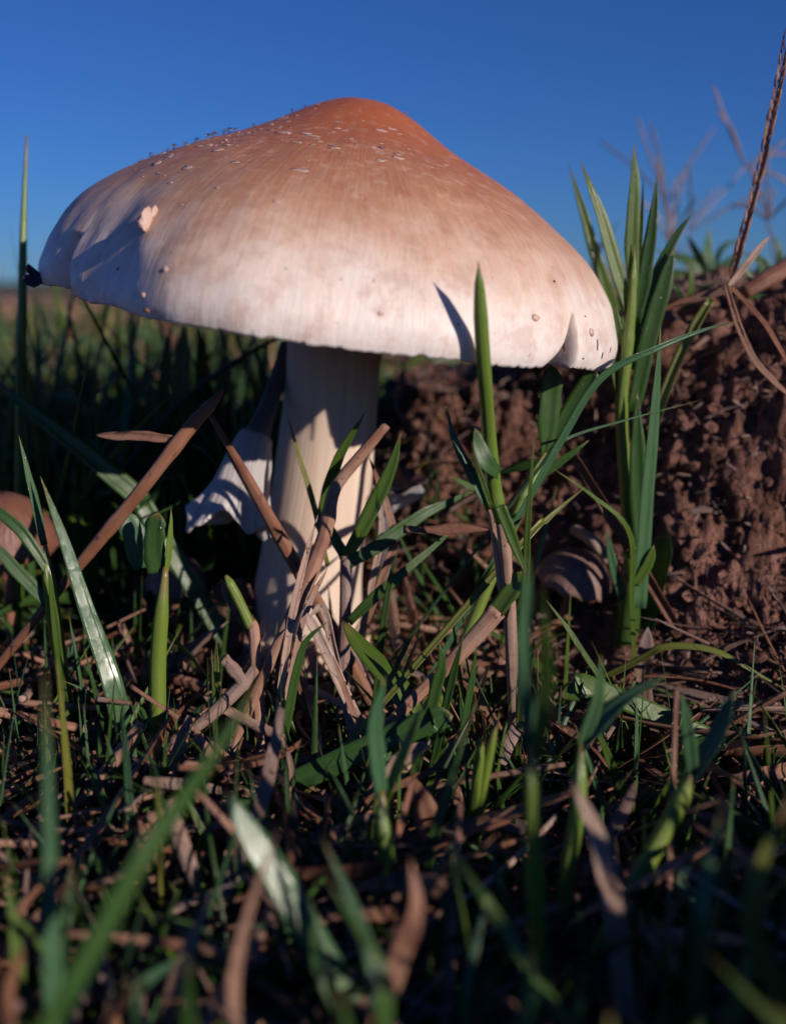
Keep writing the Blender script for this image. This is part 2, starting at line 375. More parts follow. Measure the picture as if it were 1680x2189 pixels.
# ---------------------------------------------------------------- the mushroom
CC = P(692, 706, 18.4)                                     # centre of the rim
AX = norm(np.array([math.sin(R_(8.0)), -.022, math.cos(R_(8.0))]))
KX = np.dot(CC - CAM, FW) / FPX * 1.012
ex = norm(np.cross(np.array([0, 1.0, 0]), AX)); ey = np.cross(AX, ex)
CM = np.stack([ex, ey, AX], 1)
PROF = np.array([(0, 508), (30, 507), (62, 501), (115, 477), (190, 432), (250, 401), (333, 363), (405, 325), (478, 276), (545, 218), (594, 148), (618, 84), (622, 50), (618, 27)]) * KX * np.array([1, .915])
CUT_R, CUT_L = R_(41.5), R_(-47)
prof = spline(np.c_[PROF, 0 * PROF[:, 0]], 110)[:, :2]
sl = np.r_[0, np.cumsum(np.hypot(*np.diff(prof, axis=0).T))]; sl /= sl[-1]
ssamp = np.concatenate([np.linspace(0, .6, 46), np.linspace(.61, 1, 66)])
prof = np.stack([np.interp(ssamp, sl, prof[:, 0]), np.interp(ssamp, sl, prof[:, 1])], 1)
def cap_point(th, s):
    """local cap surface with dents and torn edges"""
    th, s = np.broadcast_arrays(np.asarray(th, float), np.asarray(s, float))
    r = np.interp(s, ssamp, prof[:, 0]); z = np.interp(s, ssamp, prof[:, 1])
    q = np.stack([np.sin(th) * 2.2, np.cos(th) * 2.2, s * 3], -1)
    k = sm(.1, .6, s)
    r = r * (1 + k * .014 * fbm(q, 3)) ; z = z + k * .05 * fbm(q * 1.4 + 4, 3)
    q_ = th - R_(16); r = r / np.sqrt((np.cos(q_) / 1.12) ** 2 + (np.sin(q_) / .925) ** 2)      # the cap is oval seen from above
    r = r * (1 + .085 * np.exp(-((th + R_(12)) / R_(16)) ** 2) * sm(.45, .9, s) - .03 * np.exp(-((th + R_(42)) / R_(13)) ** 2) * sm(.5, .9, s))
    r = r + .16 * fbm(np.stack([np.sin(th) * 4.5, np.cos(th) * 4.5, s * 5], -1), 2) * sm(.6, .85, s) * np.exp(-((th + R_(30)) / R_(22)) ** 2)
    r = r + .02 * sm(.72, .85, s) * fbm(np.stack([np.sin(th) * 9, np.cos(th) * 9, s * 9], -1), 2)
    e = sm(.975, 1, s)
    z = z + e * (.045 * perlin(np.stack([th * 38, 0 * th, 0 * th], -1)) + .045 * perlin(np.stack([th * 110, 0 * th + 3, 0 * th], -1)) + .05 * perlin(np.stack([th * 7, 0 * th + 8, 0 * th], -1)))
    return th, r, z
def cap_xyz(th, r, z): return np.stack([r * np.sin(th), -r * np.cos(th), z], -1)
TIP_R, TIP_L = .885, .865                                    # where the tears begin along the profile
def torn(th, s, side_r, side_l):
    th0, r, z = cap_point(th, s)
    w = np.clip((s - TIP_R) / (1 - TIP_R), 0, 1)
    th1 = th0.copy(); dr = 0 * r
    a = th0 - CUT_R
    left = (side_r < 0)
    gl = np.exp(-np.clip(-a, 0, 9) / R_(5.0)) * left; gr = np.exp(-(np.clip(a, 0, 9) / R_(1.1)) ** 2.0) * (~left)
    th1 = th1 - gl * (R_(4.0) * w ** .75 + R_(2.6) * w ** 3.5) * (np.abs(a) < 1) + gr * R_(.5) * w * (np.abs(a) < 1)
    dr = dr + (np.abs(a) < 1) * (gl * .05 * w ** .6 - gr * .60 * w ** .6)
    w2 = np.clip((s - TIP_L) / (1 - TIP_L), 0, 1); a2 = th0 - CUT_L; left2 = (side_l < 0)
    g2l = np.exp(-(np.clip(-a2, 0, 9) / R_(5)) ** 1.3) * left2; g2r = np.exp(-np.clip(a2, 0, 9) / R_(4.5)) * (~left2)
    th1 = th1 - g2l * R_(1.4) * w2 ** 1.4 * (np.abs(a2) < 1) + g2r * (R_(.5) * w2 ** .5 + R_(2.6) * w2 ** 1.5) * (np.abs(a2) < 1)
    dr = dr + (np.abs(a2) < 1) * (g2r * .05 * w2 ** .6 - g2l * .5 * w2 ** .6)
    # the margin left of the tear is shorter than the rest
    lift = .05 * np.exp(-np.clip(-a2, 0, 9) / R_(60)) * left2 * (a2 < 0) * (np.abs(a2) < 1.2) * w2
    X = cap_xyz(th1, r + dr, z + lift); X[..., 0] += .20 * (1 - sm(.0, .75, s)); return X
def build_cap(root):
    segs = []
    def arc(a, b, n, sr0, sl0): return np.linspace(a, b, n)
    # from the left tear to the right tear (front), then round the back
    secs = [(np.unique(np.r_[np.linspace(CUT_L, CUT_L + R_(9), 22), np.linspace(CUT_L + R_(9), CUT_R - R_(9), 150), np.linspace(CUT_R - R_(9), CUT_R, 22)]), ),
            (np.unique(np.r_[np.linspace(CUT_R, CUT_R + R_(3), 22), np.linspace(CUT_R + R_(3), CUT_R + R_(12), 16), np.linspace(CUT_R + R_(12), math.pi, 150)]), ),
            (np.unique(np.r_[np.linspace(-math.pi, CUT_L - R_(12), 150), np.linspace(CUT_L - R_(12), CUT_L, 26)]), )]
    V, F, UVs = [], [], []; b = 0
    for k, (ths,) in enumerate(secs):
        TH, S = np.meshgrid(ths, ssamp[1:], indexing='ij')
        sr = np.where(TH * 0 + (k == 1), 1, -1); s_l = np.where(TH * 0 + (k == 2), -1, 1)
        X = torn(TH, S, sr, s_l); m = X.shape[1]
        V.append(X.reshape(-1, 3)); UVs.append(np.stack([(TH / (2 * math.pi) + .5), S], -1).reshape(-1, 2))
        F += ring_faces(len(ths), m, False, False, b); b += X.shape[0] * m
        tip = len(V)
    V = np.vstack(V); UVs = np.vstack(UVs)
    me = mesh('cap', V, F, UVs, M['cap'])
    bm = bmesh.new(); bm.from_mesh(me); bmesh.ops.remove_doubles(bm, verts=bm.verts, dist=2e-6)
    ring = [v for v in bm.verts if math.hypot(v.co.x, v.co.y) < float(prof[1, 0]) * U * 1.3]
    be = [e for e in bm.edges if e.is_boundary and e.verts[0] in ring and e.verts[1] in ring]
    bmesh.ops.contextual_create(bm, geom=be)
    bmesh.ops.recalc_face_normals(bm, faces=bm.faces); 
    up = sum(f.normal.z for f in bm.faces)
    if up < 0: bmesh.ops.reverse_faces(bm, faces=bm.faces)
    bm.to_mesh(me); bm.free(); me.polygons.foreach_set('use_smooth', np.ones(len(me.polygons), bool))
    o = link('cap', me, root)
    md = o.modifiers.new('thickness', 'SOLIDIFY'); md.thickness = .0011; md.offset = -1; md.use_even_offset = False
    return o
ROOTP = CC - AX * 6.6; ROOTP[2] = -.1
mush = empty('mushroom', ROOTP, 'large tan and white mushroom with a domed cap standing in the grass', 'mushroom')
ML = Matrix.Translation(Vector((CC - ROOTP) * U)) @ Matrix(CM.tolist()).to_4x4()
cap = build_cap(mush); cap.matrix_local = ML
cap['label'] = 'orange brown peaked cap fading to a torn white margin'
# gills under the cap (child of the cap)
gv, gf = [], []; NG = 170
for k in range(NG):
    th = 2 * math.pi * k / NG; ss = np.linspace(.24 if k % 2 == 0 else .45, .93, 12)
    _, rs, zt = cap_point(np.full(12, th if th < math.pi else th - 2 * math.pi), ss); rs = rs - .16; zt = zt - .22
    dep = .42 * np.sin((ss - ss[0]) / (ss[-1] - ss[0]) * math.pi) ** .5 + .02
    b = len(gv)
    for r_, a_, d_ in zip(rs, zt, dep):
        for s_ in (-1, 1):
            for zz in (a_, a_ - d_): gv.append((r_ * math.sin(th) + s_ * .009 * math.cos(th), -r_ * math.cos(th) + s_ * .009 * math.sin(th), zz))
    for i in range(11):
        q = b + i * 4
        gf += [(q, q + 1, q + 5, q + 4), (q + 2, q + 6, q + 7, q + 3), (q + 1, q + 3, q + 7, q + 5)]
gv = np.array(gv); g = link('gills', mesh('gills', gv, gf, np.stack([gv[:, 2], np.hypot(gv[:, 0], gv[:, 1])], 1), M['gill'], False), cap)
g['kind'] = 'stuff'
# surface placement on the cap
def cap_frame(th, s):
    e = 1e-3; f = lambda a, b: torn(np.array(a), np.array(b), np.array(1 if a > CUT_R else -1), np.array(-1 if a < CUT_L else 1))
    p = f(th, s); du = f(th + e, s) - p; dv = f(th, min(s + e, 1)) - p
    n = norm(np.cross(dv, du)); 
    if np.dot(n, p - np.array([0, 0, 0])) < 0: n = -n
    return p, n, norm(du), norm(dv)
# pale veil flakes (sub-parts of the cap)
fl = []
for k in range(150):
    th = R_(random.triangular(-88, 40, -42)); s = random.triangular(.12, .80, .46)
    if th > R_(0) and s > .5: continue
    fl.append((th, s, random.choice([.02, .03, .035, .045, .06, .08])))
fl += [(R_(-22), .38, .11), (R_(-14), .37, .10), (R_(-30), .54, .11), (R_(-46), .62, .10), (R_(-40), .5, .12)]
for th, s, sz in fl:
    p, n, du, dv = cap_frame(th, s)
    geo = blob_geo(np.zeros(3), np.array([sz * random.uniform(.8, 1.5), sz * random.uniform(.35, .8), sz * .09]), 2, .9, random.random() * 40, np.stack([du, dv, n], 1))
    o = link('veil_flake', mesh('veil_flake', geo[0] + p, geo[1], geo[2], M['flake']), cap)
# raised torn scale with its shadow, bumps
def bump_at(name, th, s, size, mat, sub=2, out=.3, rough=.5):
    p, n, du, dv = cap_frame(th, s)
    ge = blob_geo(p + n * size[2] * out, np.array(size), sub, rough, random.random() * 30, np.stack([du, dv, n], 1))
    return link(name, mesh(name, ge[0], ge[1], ge[2], mat), cap)
p, n, du, dv = cap_frame(R_(-25), .81)
rot_ = np.stack([du, norm(dv + .25 * du), n], 1)
ge = merge([blob_geo(p + n * .06, np.array([.050, .17, .10]), 3, .45, 2.2, rot_), blob_geo(p + n * .05 + dv * .13, np.array([.085, .07, .09]), 3, .4, 1.1, rot_), blob_geo(p + n * .02 - dv * .15, np.array([.03, .10, .05]), 2, .6, .4, rot_)])
link('torn_scale', mesh('torn_scale', ge[0], ge[1], ge[2], M['wart']), cap)
for th, s, z in ((-17, .905, (.05, .04, .02)), (33, .90, (.07, .05, .03)), (47.5, .92, (.07, .06, .04)), (-20, .96, (.05, .04, .02)), (-2, .87, (.012, .012, .01)), (10, .93, (.05, .03, .015))):
    bump_at('wart', R_(th), s, z, M['wart'] if z[0] > .04 else M['debris'], 2, .1)
for th, s, z in ((50, .945, (.02, .10, .012)), (53, .965, (.02, .06, .012)), (45, .975, (.05, .012, .01)), (57, .955, (.015, .05, .01)), (46, .885, (.035, .01, .008)), (39.5, .815, (.028, .025, .012)), (20, .93, (.015, .02, .01)), (-29, .925, (.05, .03, .012)), (-19, .985, (.07, .035, .02))):
    bump_at('dirt_speck', R_(th), s, z, M['debris'] if th > 0 else M['dead'], 1, .2, .7)
# dark curled flap at the margin
fp = [P(86, 585, 16.5), P(68, 600, 16.4), P(48, 590, 16.4)]
ge = leaf_geo(spline(fp, 9), np.array([.40, .38, .36, .33, .30, .25, .18, .10, .04]), .4, .3, .06)
MI = np.linalg.inv(np.array(Matrix.Translation(Vector(CC)) @ Matrix(CM.tolist()).to_4x4()))
loc = (np.c_[ge[0], np.ones(len(ge[0]))] @ MI.T)[:, :3]
o = link('curled_flap', mesh('curled_flap', loc, ge[1], ge[2], M['purple']), cap); o['label'] = 'dark curled scrap at the cap edge'
# stem
C = spline([P(722, 680, 18.5), P(714, 760, 18.45), P(705, 900, 18.4), P(690, 1050, 18.3), P(668, 1200, 18.2), P(655, 1320, 18.1), P(650, 1480, 18.0)], 60)
wpx = np.interp(np.linspace(0, 1, 60), [0, .1, .3, .5, .7, .85, 1], [108, 104, 100, 105, 112, 120, 128])
Rr = np.array([pxw(w, p) for w, p in zip(wpx, C)])
C_FOOT = C[-4].copy(); ge = tube_geo(C - ROOTP, Rr, 64, .035, 3)
st = link('stem', mesh('stem', *ge, M['stem']), mush)
fr = []
for k in range(14):   # shaggy white fibres near the foot
    a = random.uniform(-1.2, 1.0); i = random.randint(46, 57); q = C[i] + np.array([math.sin(a), -math.cos(a), 0]) * Rr[i]
    fr.append(blob_geo(q - ROOTP, np.array([.06, .05, .10]) * random.uniform(.5, 1.2), 1, .6, k))
o = link('stem_fibre', mesh('stem_fibre', *merge(fr), M['stem']), st); o['kind'] = 'stuff'
# volva: torn sack round the foot
n, m = 22, 72; V = np.zeros((n, m, 3)); uv = np.zeros((n, m, 2)); base = C[-1] - ROOTP
for i in range(n):
    t = i / (n - 1)
    for j in range(m):
        a = 2 * math.pi * j / m; tear = .35 * fbm(np.array([[math.sin(a) * 1.6, math.cos(a) * 1.6, 2.]]), 3)[0]
        h = -.7 + t * (2.0 + 1.6 * tear); rr = 1.14 + .20 * math.sin(min(t * 1.25, 1) * math.pi) + .10 * t * t
        rr += .07 * fbm(np.array([[a * 3, t * 3, 1.]]), 2)[0]
        V[i, j] = base + np.array([rr * math.sin(a) + h * -.02, -rr * math.cos(a), h]); uv[i, j] = (j / m, t)
o = link('volva', mesh('volva', V.reshape(-1, 3), ring_faces(n, m), uv.reshape(-1, 2), M['volva']), mush)
md = o.modifiers.new('thickness', 'SOLIDIFY'); md.thickness = .0007; o['label'] = 'torn papery tan sack around the stem foot'

# dew beads on the cap: things of their own
CMW = lambda q: CC + CM @ q
for k, (th, s, r) in enumerate([(-80, .44, .048), (-79, .47, .04), (-77, .41, .052), (-78, .395, .058), (-74, .372, .045), (-72, .36, .055), (-74, .345, .036), (-79, .50, .05), (-76, .52, .032), (-70, .30, .03), (-66, .20, .034), (-60, .17, .026), (-78, .56, .038), (12, .40, .034), (-2, .44, .028), (72, .12, .03)]):
    p, n, du, dv = cap_frame(R_(th), s); v, f = ico(3)
    q = CMW(p + n * r * .72); o = link('dew_drop', mesh('dew_drop', v * r * np.array([1, 1, .9]), f, None, M['water']), None, q)
    if th < 0 and s < .6 and th < -50: tag(o, "clear round dew bead on the cap's sky-edge slope above the flakes", 'dew drop', 'dew beads along the cap edge')
    else: tag(o, 'lone tiny dew bead on the bare orange brown cap peak', 'dew drop', 'lone dew beads')

# ---------------------------------------------------------------- plants
def path(pts, root=False):
    d = None; out = []
    for p in pts:
        if len(p) > 2: d = p[2]
        out.append(on_ground(p[0], p[1]) if d == 0 else P(p[0], p[1], d))
    if root:
        b = out[0]; g_ = gz(b[0], b[1])
        if b[2] > g_ - .1:
            dr = norm(out[0] - out[1]); dr[2] = min(dr[2], -.45); k = min((b[2] - g_ + .3) / -dr[2], 5.0); out = [b + dr * k] + out
            if out[0][2] > gz(out[0][0], out[0][1]): out[0][2] = gz(out[0][0], out[0][1]) - .2
    return np.array(out)
def leaf_w(n, w, base=.75, peak=.3, power=1.3):
    t = np.linspace(0, 1, n); up = base + (1 - base) * sm(0, peak, t); dn = 1 - np.clip((t - peak) / (1 - peak), 0, 1) ** (power + .7)
    return w * np.maximum(up * dn, .02)
def dew_geo(ge, n_across, cnt, rad, seed):
    rnd = random.Random(seed); g_ = []; V = ge[0]; m = 2 * n_across; n = len(V) // m
    for k in range(cnt):
        i = rnd.randint(1, n - 3); j = rnd.randint(0, n_across - 2); t = rnd.random(); s_ = rnd.random()
        p = (V[i * m + j] * (1 - t) + V[i * m + j + 1] * t) * (1 - s_) + V[(i + 1) * m + j] * s_
        r = rad * rnd.uniform(.4, 1.2); g_.append(blob_geo(p, np.full(3, r), 2, 0., 0))
    return merge(g_)
def add_leaf(root, rp, pts, w, mat='leaf', name='leaf', fold=.35, roll=None, root_=False, n=18, dew=0, twist=None, base=.75, peak=.3, power=1.3, wav=0., thick=.012):
    C = spline(path(pts, root_), n); W = leaf_w(n, pxw(w * .87, C[n // 2]), base, peak, power)
    sd_ = random.random() * 50
    ge = leaf_geo(C, W, fold, random.uniform(-.5, .5) if roll is None else roll, thick, 5, random.uniform(-.4, .4) if twist is None else twist, wav, sd_)
    o = link(name, mesh(name, ge[0] - rp, ge[1], ge[2], M[mat]), root)
    if dew:
        dg = dew_geo((ge[0] - rp, ge[1], ge[2]), 5, dew, .020, sd_); e = link('dew', mesh('dew', *dg, M['dew']), o); e['kind'] = 'stuff'
    return o
def add_stem(root, rp, pts, ws, mat='culm', name='stem', root_=False, nodes=(), n=26, rough=.04, m=10, flat=1., split=0):
    Cp = path(pts, root_); ws = list(ws) if isinstance(ws, (list, tuple)) else [ws] * len(pts)
    if len(Cp) > len(ws): ws = [ws[0]] + ws
    C = spline(Cp, n); W = np.interp(np.linspace(0, 1, n), np.linspace(0, 1, len(ws)), ws)
    Rr = np.array([pxw(w, p) / 2 for w, p in zip(W, C)])
    if mat == 'culm' and name == 'stem': Rr = Rr * np.interp(np.linspace(0, 1, n), [0, .82, 1], [1, 1, .35])
    for t in nodes: Rr *= 1 + .16 * np.exp(-((np.linspace(0, 1, n) - t) / .018) ** 2)
    ge = tube_geo(C - rp, Rr, m, rough, random.random() * 20, flat)
    return link(name, mesh(name, *ge, M[mat]), root)
def plant(name, label, cat, leaves, stems=(), base=None, group=None):
    b = base if base is not None else (stems[0][0][0] if stems else leaves[0][0][0])
    p0 = P(*b); rp = np.array([p0[0], p0[1], gz(p0[0], p0[1])])
    r = empty(name, rp, label, cat, group)
    for s in stems: add_stem(r, rp, s[0], s[1], **(s[2] if len(s) > 2 else {}))
    for l in leaves: add_leaf(r, rp, l[0], l[1], **(l[2] if len(l) > 2 else {}))
    return r
def single(name, label, cat, pts, w, kind='leaf', group=None, **kw):
    """a one-piece thing: a blade or a stalk"""
    p0 = P(*pts[0]) if pts[0][2] else on_ground(*pts[0][:2]); rp = np.array([p0[0], p0[1], gz(p0[0], p0[1])])
    o = (add_leaf if kind == 'leaf' else add_stem)(None, rp, pts, w, name=name, **kw)
    o.location = rp * U; return tag(o, label, cat, group)

D = dict
plant('grass_plant', "tall dewy green grass plant rising beside the cap's torn side", 'grass',
  [([(1345, 668, 17), (1312, 560), (1280, 450), (1240, 342)], 36, D(dew=14)),
   ([(1335, 720, 18.9), (1290, 600, 19.3), (1252, 470, 19.4), (1215, 350, 19.5)], 30, D(dew=10)),
   ([(1352, 620, 17), (1350, 520), (1355, 400), (1355, 305)], 36, D(dew=24, fold=.3, roll=.2, twist=.1)),
   ([(1358, 690, 17.1), (1378, 590), (1395, 480), (1405, 370)], 36, D(dew=18, mat='leafd')),
   ([(1352, 790, 17.2), (1378, 660), (1425, 540), (1485, 447)], 32, D(dew=10, mat='leafd')),
   ([(1352, 880, 17.1), (1385, 730), (1415, 620), (1442, 530)], 44, D(dew=24, mat='leafd', power=3)),
   ([(1330, 870, 17), (1316, 800), (1303, 700)], 28),
   ([(1342, 760, 17), (1322, 700), (1317, 652)], 20),
   ([(1360, 610, 17.3), (1370, 500), (1376, 375)], 13),
   ([(1362, 1300, 16.4), (1374, 1150, 16.3), (1395, 900, 16.1), (1412, 700, 16)], 40, D(mat='leafb', base=1., roll=.5, twist=.2)),
   ([(1372, 1180, 16.7), (1362, 1000), (1363, 836)], 46, D(mat='leafd', base=.9)),
   ([(1357, 1250, 16.3), (1382, 1210), (1398, 1165)], 26, D(power=3)),
   ([(1365, 1400, 16.9), (1395, 1290), (1420, 1180), (1428, 1140)], 60, D(mat='leafd', dew=10, power=4)),
   ([(1330, 1280, 16.5), (1308, 1200), (1297, 1130)], 24, D(mat='leafb'))],
  [([(1318, 1500, 17), (1335, 1380, 16.9), (1352, 1230, 16.9)], [54, 56, 48], D(root_=True, mat='leafd', name='sheath')),
   ([(1352, 1240, 16.95), (1342, 1090), (1328, 885), (1340, 760), (1350, 660), (1354, 580), (1356, 520)], [34, 32, 26, 24, 21, 14, 5], D(nodes=(.34, .55, .80), n=44))])
plant('grass_plant', "upright rolled green culm on straw base standing before the white cap margin", 'grass',
  [([(1064, 1015, 13.6), (1040, 990, 13.5), (1022, 950), (1016, 912)], 46, D(mat='leafd', roll=.2)),
   ([(1036, 1075, 13.8), (1000, 1000), (975, 950), (952, 866)], 26, D(mat='leafb')),
   ([(1050, 1085, 13.4), (1025, 1010), (1008, 945)], 15),
   ([(1014, 1046, 13.3), (988, 1032), (962, 1018)], 14),
   ([(1068, 1080, 13.5), (1095, 1150), (1125, 1230)], 30, D(base=1))],
  [([(1096, 1450, 14.2), (1086, 1250, 14.0), (1072, 1110, 13.8)], [27, 27, 26], D(root_=True, mat='strawp', name='straw_base')),
   ([(1072, 1115, 13.8), (1058, 1050, 13.75), (1046, 930, 13.55), (1036, 800, 13.1), (1028, 680, 12.85), (1024, 600, 12.75), (1023, 556, 12.7)], [30, 32, 30, 32, 31, 20, 3], D(nodes=(.12,), n=40)),
   ([(1076, 1270, 14.1), (1056, 1120), (1046, 1080)], [21, 21, 20], D(mat='strawp', name='straw_base')),
   ([(1050, 1085, 13.9), (1036, 1050), (1028, 1036)], [28, 30, 26], D(mat='culm'))])
plant('grass_plant', "short shoot with two broad dark leaves under the torn margin", 'grass',
  [([(1165, 975, 16), (1171, 890), (1177, 815), (1180, 780)], 54, D(mat='leafd', power=4, base=.5)),
   ([(1166, 972, 16), (1212, 890), (1258, 815), (1268, 785)], 46, D(mat='leafd', dew=3, power=4, base=.4)),
   ([(1175, 990, 16.2), (1110, 1000, 16.4), (1050, 1020, 16.6)], 30, D(mat='leafd')),
   ([(1150, 1020, 16), (1200, 985), (1260, 940)], 22, D(mat='leafd'))],
  [([(1080, 1160, 15.6), (1125, 1050, 15.8), (1166, 968, 16)], [26, 26, 22], D(root_=True, nodes=(.6,)))])
single('grass_shoot', "long narrow blue green blade arching past the tall plant", 'grass', [(1120, 1080, 15.3), (1200, 935, 15.1), (1285, 805, 14.9), (1400, 745, 15), (1500, 705, 15.3), (1588, 683, 15.6)], 26, mat='leafb', dew=34, root_=True, n=40, roll=.9, twist=.2)
single('grass_shoot', "hair-thin blade crossing the tall plant's lower stem", 'grass', [(1130, 1030, 15.6), (1200, 945, 15.4), (1330, 900, 15.5), (1500, 855, 15.8)], 9, mat='leafb', root_=True, n=30)
single('grass_shoot', "thin leaf slanting down to the tall plant's sheath", 'grass', [(1350, 1290, 16.2), (1345, 1140, 16), (1265, 1060, 15.8), (1180, 1000, 15.6)], 15, mat='leaf', root_=True, n=24)
single('grass_shoot', "slim upright blade with a brown tip beside the rolled culm", 'grass', [(1122, 1280, 13.8), (1130, 1100), (1142, 932)], 20, mat='leaf', root_=True)
single('grass_shoot', "yellowing blade lying toward the mauve cap", 'grass', [(1100, 1180, 14.6), (1170, 1110, 14.9), (1252, 1040, 15.2)], 20, mat='leafy', root_=True)
single('grass_shoot', "tallest lone blade standing against the sky by the dark curled flap", 'grass', [(44, 880, 19), (47, 700, 19), (50, 500, 19.2), (57, 288, 19.4)], [22, 21, 16, 4], kind='stem', mat='culm', root_=True, n=30)
single('grass_shoot', "dark narrow blade at the foot of the tallest lone blade", 'grass', [(52, 960, 18.6), (44, 820), (40, 690)], 22, mat='leafd', root_=True)
plant('grass_plant', "dewy shoot with a broad bent leaf beside the brown bell cap", 'grass',
  [([(94, 1165, 15.3), (70, 1060), (40, 930)], 24, D(mat='leafb', dew=4)),
   ([(108, 1230, 15.1), (50, 1140), (-10, 1090), (-60, 1070)], 30, D(mat='leafd')),
   ([(110, 1300, 15.1), (50, 1235), (0, 1180), (-40, 1140)], 34, D(mat='leafd')),
   ([(140, 1500, 14.9), (118, 1330), (104, 1210)], 22, D(mat='leaf'))],
  [([(140, 1490, 15.2), (112, 1300, 15.1), (96, 1165, 15.2)], [30, 31, 26], D(root_=True, nodes=(.55,)))])
single('grass_shoot', "broad dew-beaded leaf bent over beside the brown bell cap", 'grass', [(262, 1560, 14.4), (240, 1470, 14.45), (188, 1310, 14.7), (128, 1130, 14.95), (86, 1018, 15.1)], 52, mat='leafw', dew=60, root_=True, n=30, fold=.25, roll='glint', twist=-.2, base=.8, peak=.35, power=.8)
plant('grass_plant', "stout green stem with folded broken leaf top", 'grass',
  [([(356, 1220, 14.7), (363, 1150), (366, 1086)], 16, D(mat='culm')),
   ([(338, 1225, 14.75), (330, 1160), (338, 1095)], 52, D(mat='leafd', dew=12, power=9, base=1, roll=-.2, fold=.2)),
   ([(300, 1215, 15.2), (288, 1150), (262, 1090)], 60, D(mat='leafb', power=5, base=.6, roll=.0, fold=.15)),
   ([(330, 1560, 14.4), (270, 1500, 14.6), (190, 1462, 14.8)], 28, D(mat='leafd')),
   ([(335, 1570, 14.4), (360, 1590), (385, 1630)], 16, D())],
  [([(338, 1560, 14.5), (338, 1400, 14.6), (354, 1212, 14.7)], [36, 36, 32], D(root_=True, nodes=(.25, .98)))])
single('grass_shoot', "wide dark leaf sloping down into the shade by the jointed stalk", 'grass', [(330, 1120, 17.2), (300, 1070, 17.2), (200, 985, 17.1), (100, 905, 17), (-50, 785, 17)], 52, mat='leafd', root_=True, n=26, dew=10, roll=.1, base=.9, power=2.5)
plant('grass_plant', "bright shoot with two upright leaves against the mushroom stem", 'grass',
  [([(682, 1130, 16), (715, 1000, 15.9), (782, 878, 15.7)], 30, D(mat='leaf', roll=.1)),
   ([(700, 1210, 15.8), (665, 1060, 16), (640, 980), (612, 880)], 15, D(mat='leafy')),
   ([(735, 1200, 15.7), (798, 1085), (836, 1000), (858, 922)], 38, D(mat='leaf', roll=.2)),
   ([(742, 1205, 15.8), (718, 1155), (706, 1115)], 28, D(mat='leafd')),
   ([(735, 1210, 15.6), (830, 1150, 15.9), (920, 1090, 16.2), (1030, 1042, 16.6)], 36, D(mat='leafd', roll=.4)),
   ([(745, 1330, 15.2), (830, 1250), (990, 1115, 15.8)], 28, D(mat='leafd'))],
  [([(735, 1420, 15.2), (738, 1300, 15.4), (738, 1190, 15.7)], [26, 26, 22], D(root_=True, mat='strawg'))])
single('grass_shoot', "flat broad green leaf leaning off the volva", 'grass', [(890, 1530, 13.6), (840, 1460, 13.8), (785, 1400, 14.1), (730, 1325, 14.5)], 60, mat='leaf', root_=True, roll=.2, fold=.2, dew=5, power=5)
single('grass_shoot', "dark wavy blade beside the pale thin straw", 'grass', [(608, 1560, 13.9), (632, 1440), (655, 1370), (705, 1325)], 24, mat='leafd', root_=True)
single('grass_shoot', "slim dark blade just behind the broad leaf on the volva", 'grass', [(808, 1440, 15), (820, 1330), (838, 1220), (850, 1180)], 18, mat='leafd', root_=True)
single('grass_shoot', "curling little blade near the volva's broad leaf", 'grass', [(850, 1420, 14.6), (880, 1360), (905, 1330)], 12, mat='leafd', root_=True)
plant('grass_plant', "snapped green stub in a straw sheath beside the stem foot", 'grass', [([(538, 1350, 14.8), (500, 1300), (472, 1235)], 22, D(mat='dead', power=4))],
  [([(548, 1430, 14.5), (543, 1350, 14.7), (535, 1330, 14.7)], [27, 25, 25], D(mat='straw', name='straw_base', root_=True)), ([(536, 1340, 14.7), (505, 1275), (482, 1230)], [24, 23, 21], D())])
plant('grass_plant', "leaf stem half green half straw leaning across before the mauve cap", 'grass', [([(1062, 1308, 13.9), (1095, 1260), (1122, 1222)], 46, D(mat='leaf', power=5, base=1))],
  [([(880, 1500, 13.6), (985, 1395, 13.8), (1064, 1305, 13.9)], [26, 36, 42], D(mat='straw', name='straw_base', root_=True, flat=.5))])
single('grass_shoot', "yellow green blade arching over the level dry blades below the mound", 'grass', [(1350, 1420, 15.4), (1420, 1385, 15.3), (1520, 1390, 15.2), (1600, 1430, 15.1), (1720, 1500, 15)], 20, mat='leafy', root_=True, n=30)
single('grass_shoot', "small blade with fringe of hair beside the blurred twin leaves", 'grass', [(1250, 1400, 14.6), (1210, 1340), (1165, 1280)], 14, mat='leaf', root_=True)
for k, (pts, w, mt) in enumerate([([(1000, 1500, 13.2), (1010, 1440), (1020, 1370)], 18, 'leafd'), ([(930, 1480, 13.2), (945, 1420), (938, 1370)], 30, 'leafd'), ([(960, 1485, 13.2), (975, 1420), (990, 1360)], 22, 'leafd')]):
    single('grass_shoot', 'short dark blade in the tuft beneath the leaning straw stem', 'grass', pts, w, mat=mt, root_=True, group='short blades under the straw stem')
single('grass_shoot', "round-ended clover-like green scrap by the pink dead leaf", 'leaf', [(870, 1560, 12.9), (920, 1540), (968, 1530)], 62, mat='leafd', root_=True, fold=.3, power=8, roll=.3)
single('grass_shoot', "nibbled small green leaf under the tall plant", 'leaf', [(1290, 1480, 14.2), (1245, 1475), (1195, 1490)], 50, mat='leaf', root_=True, fold=.2, power=6)

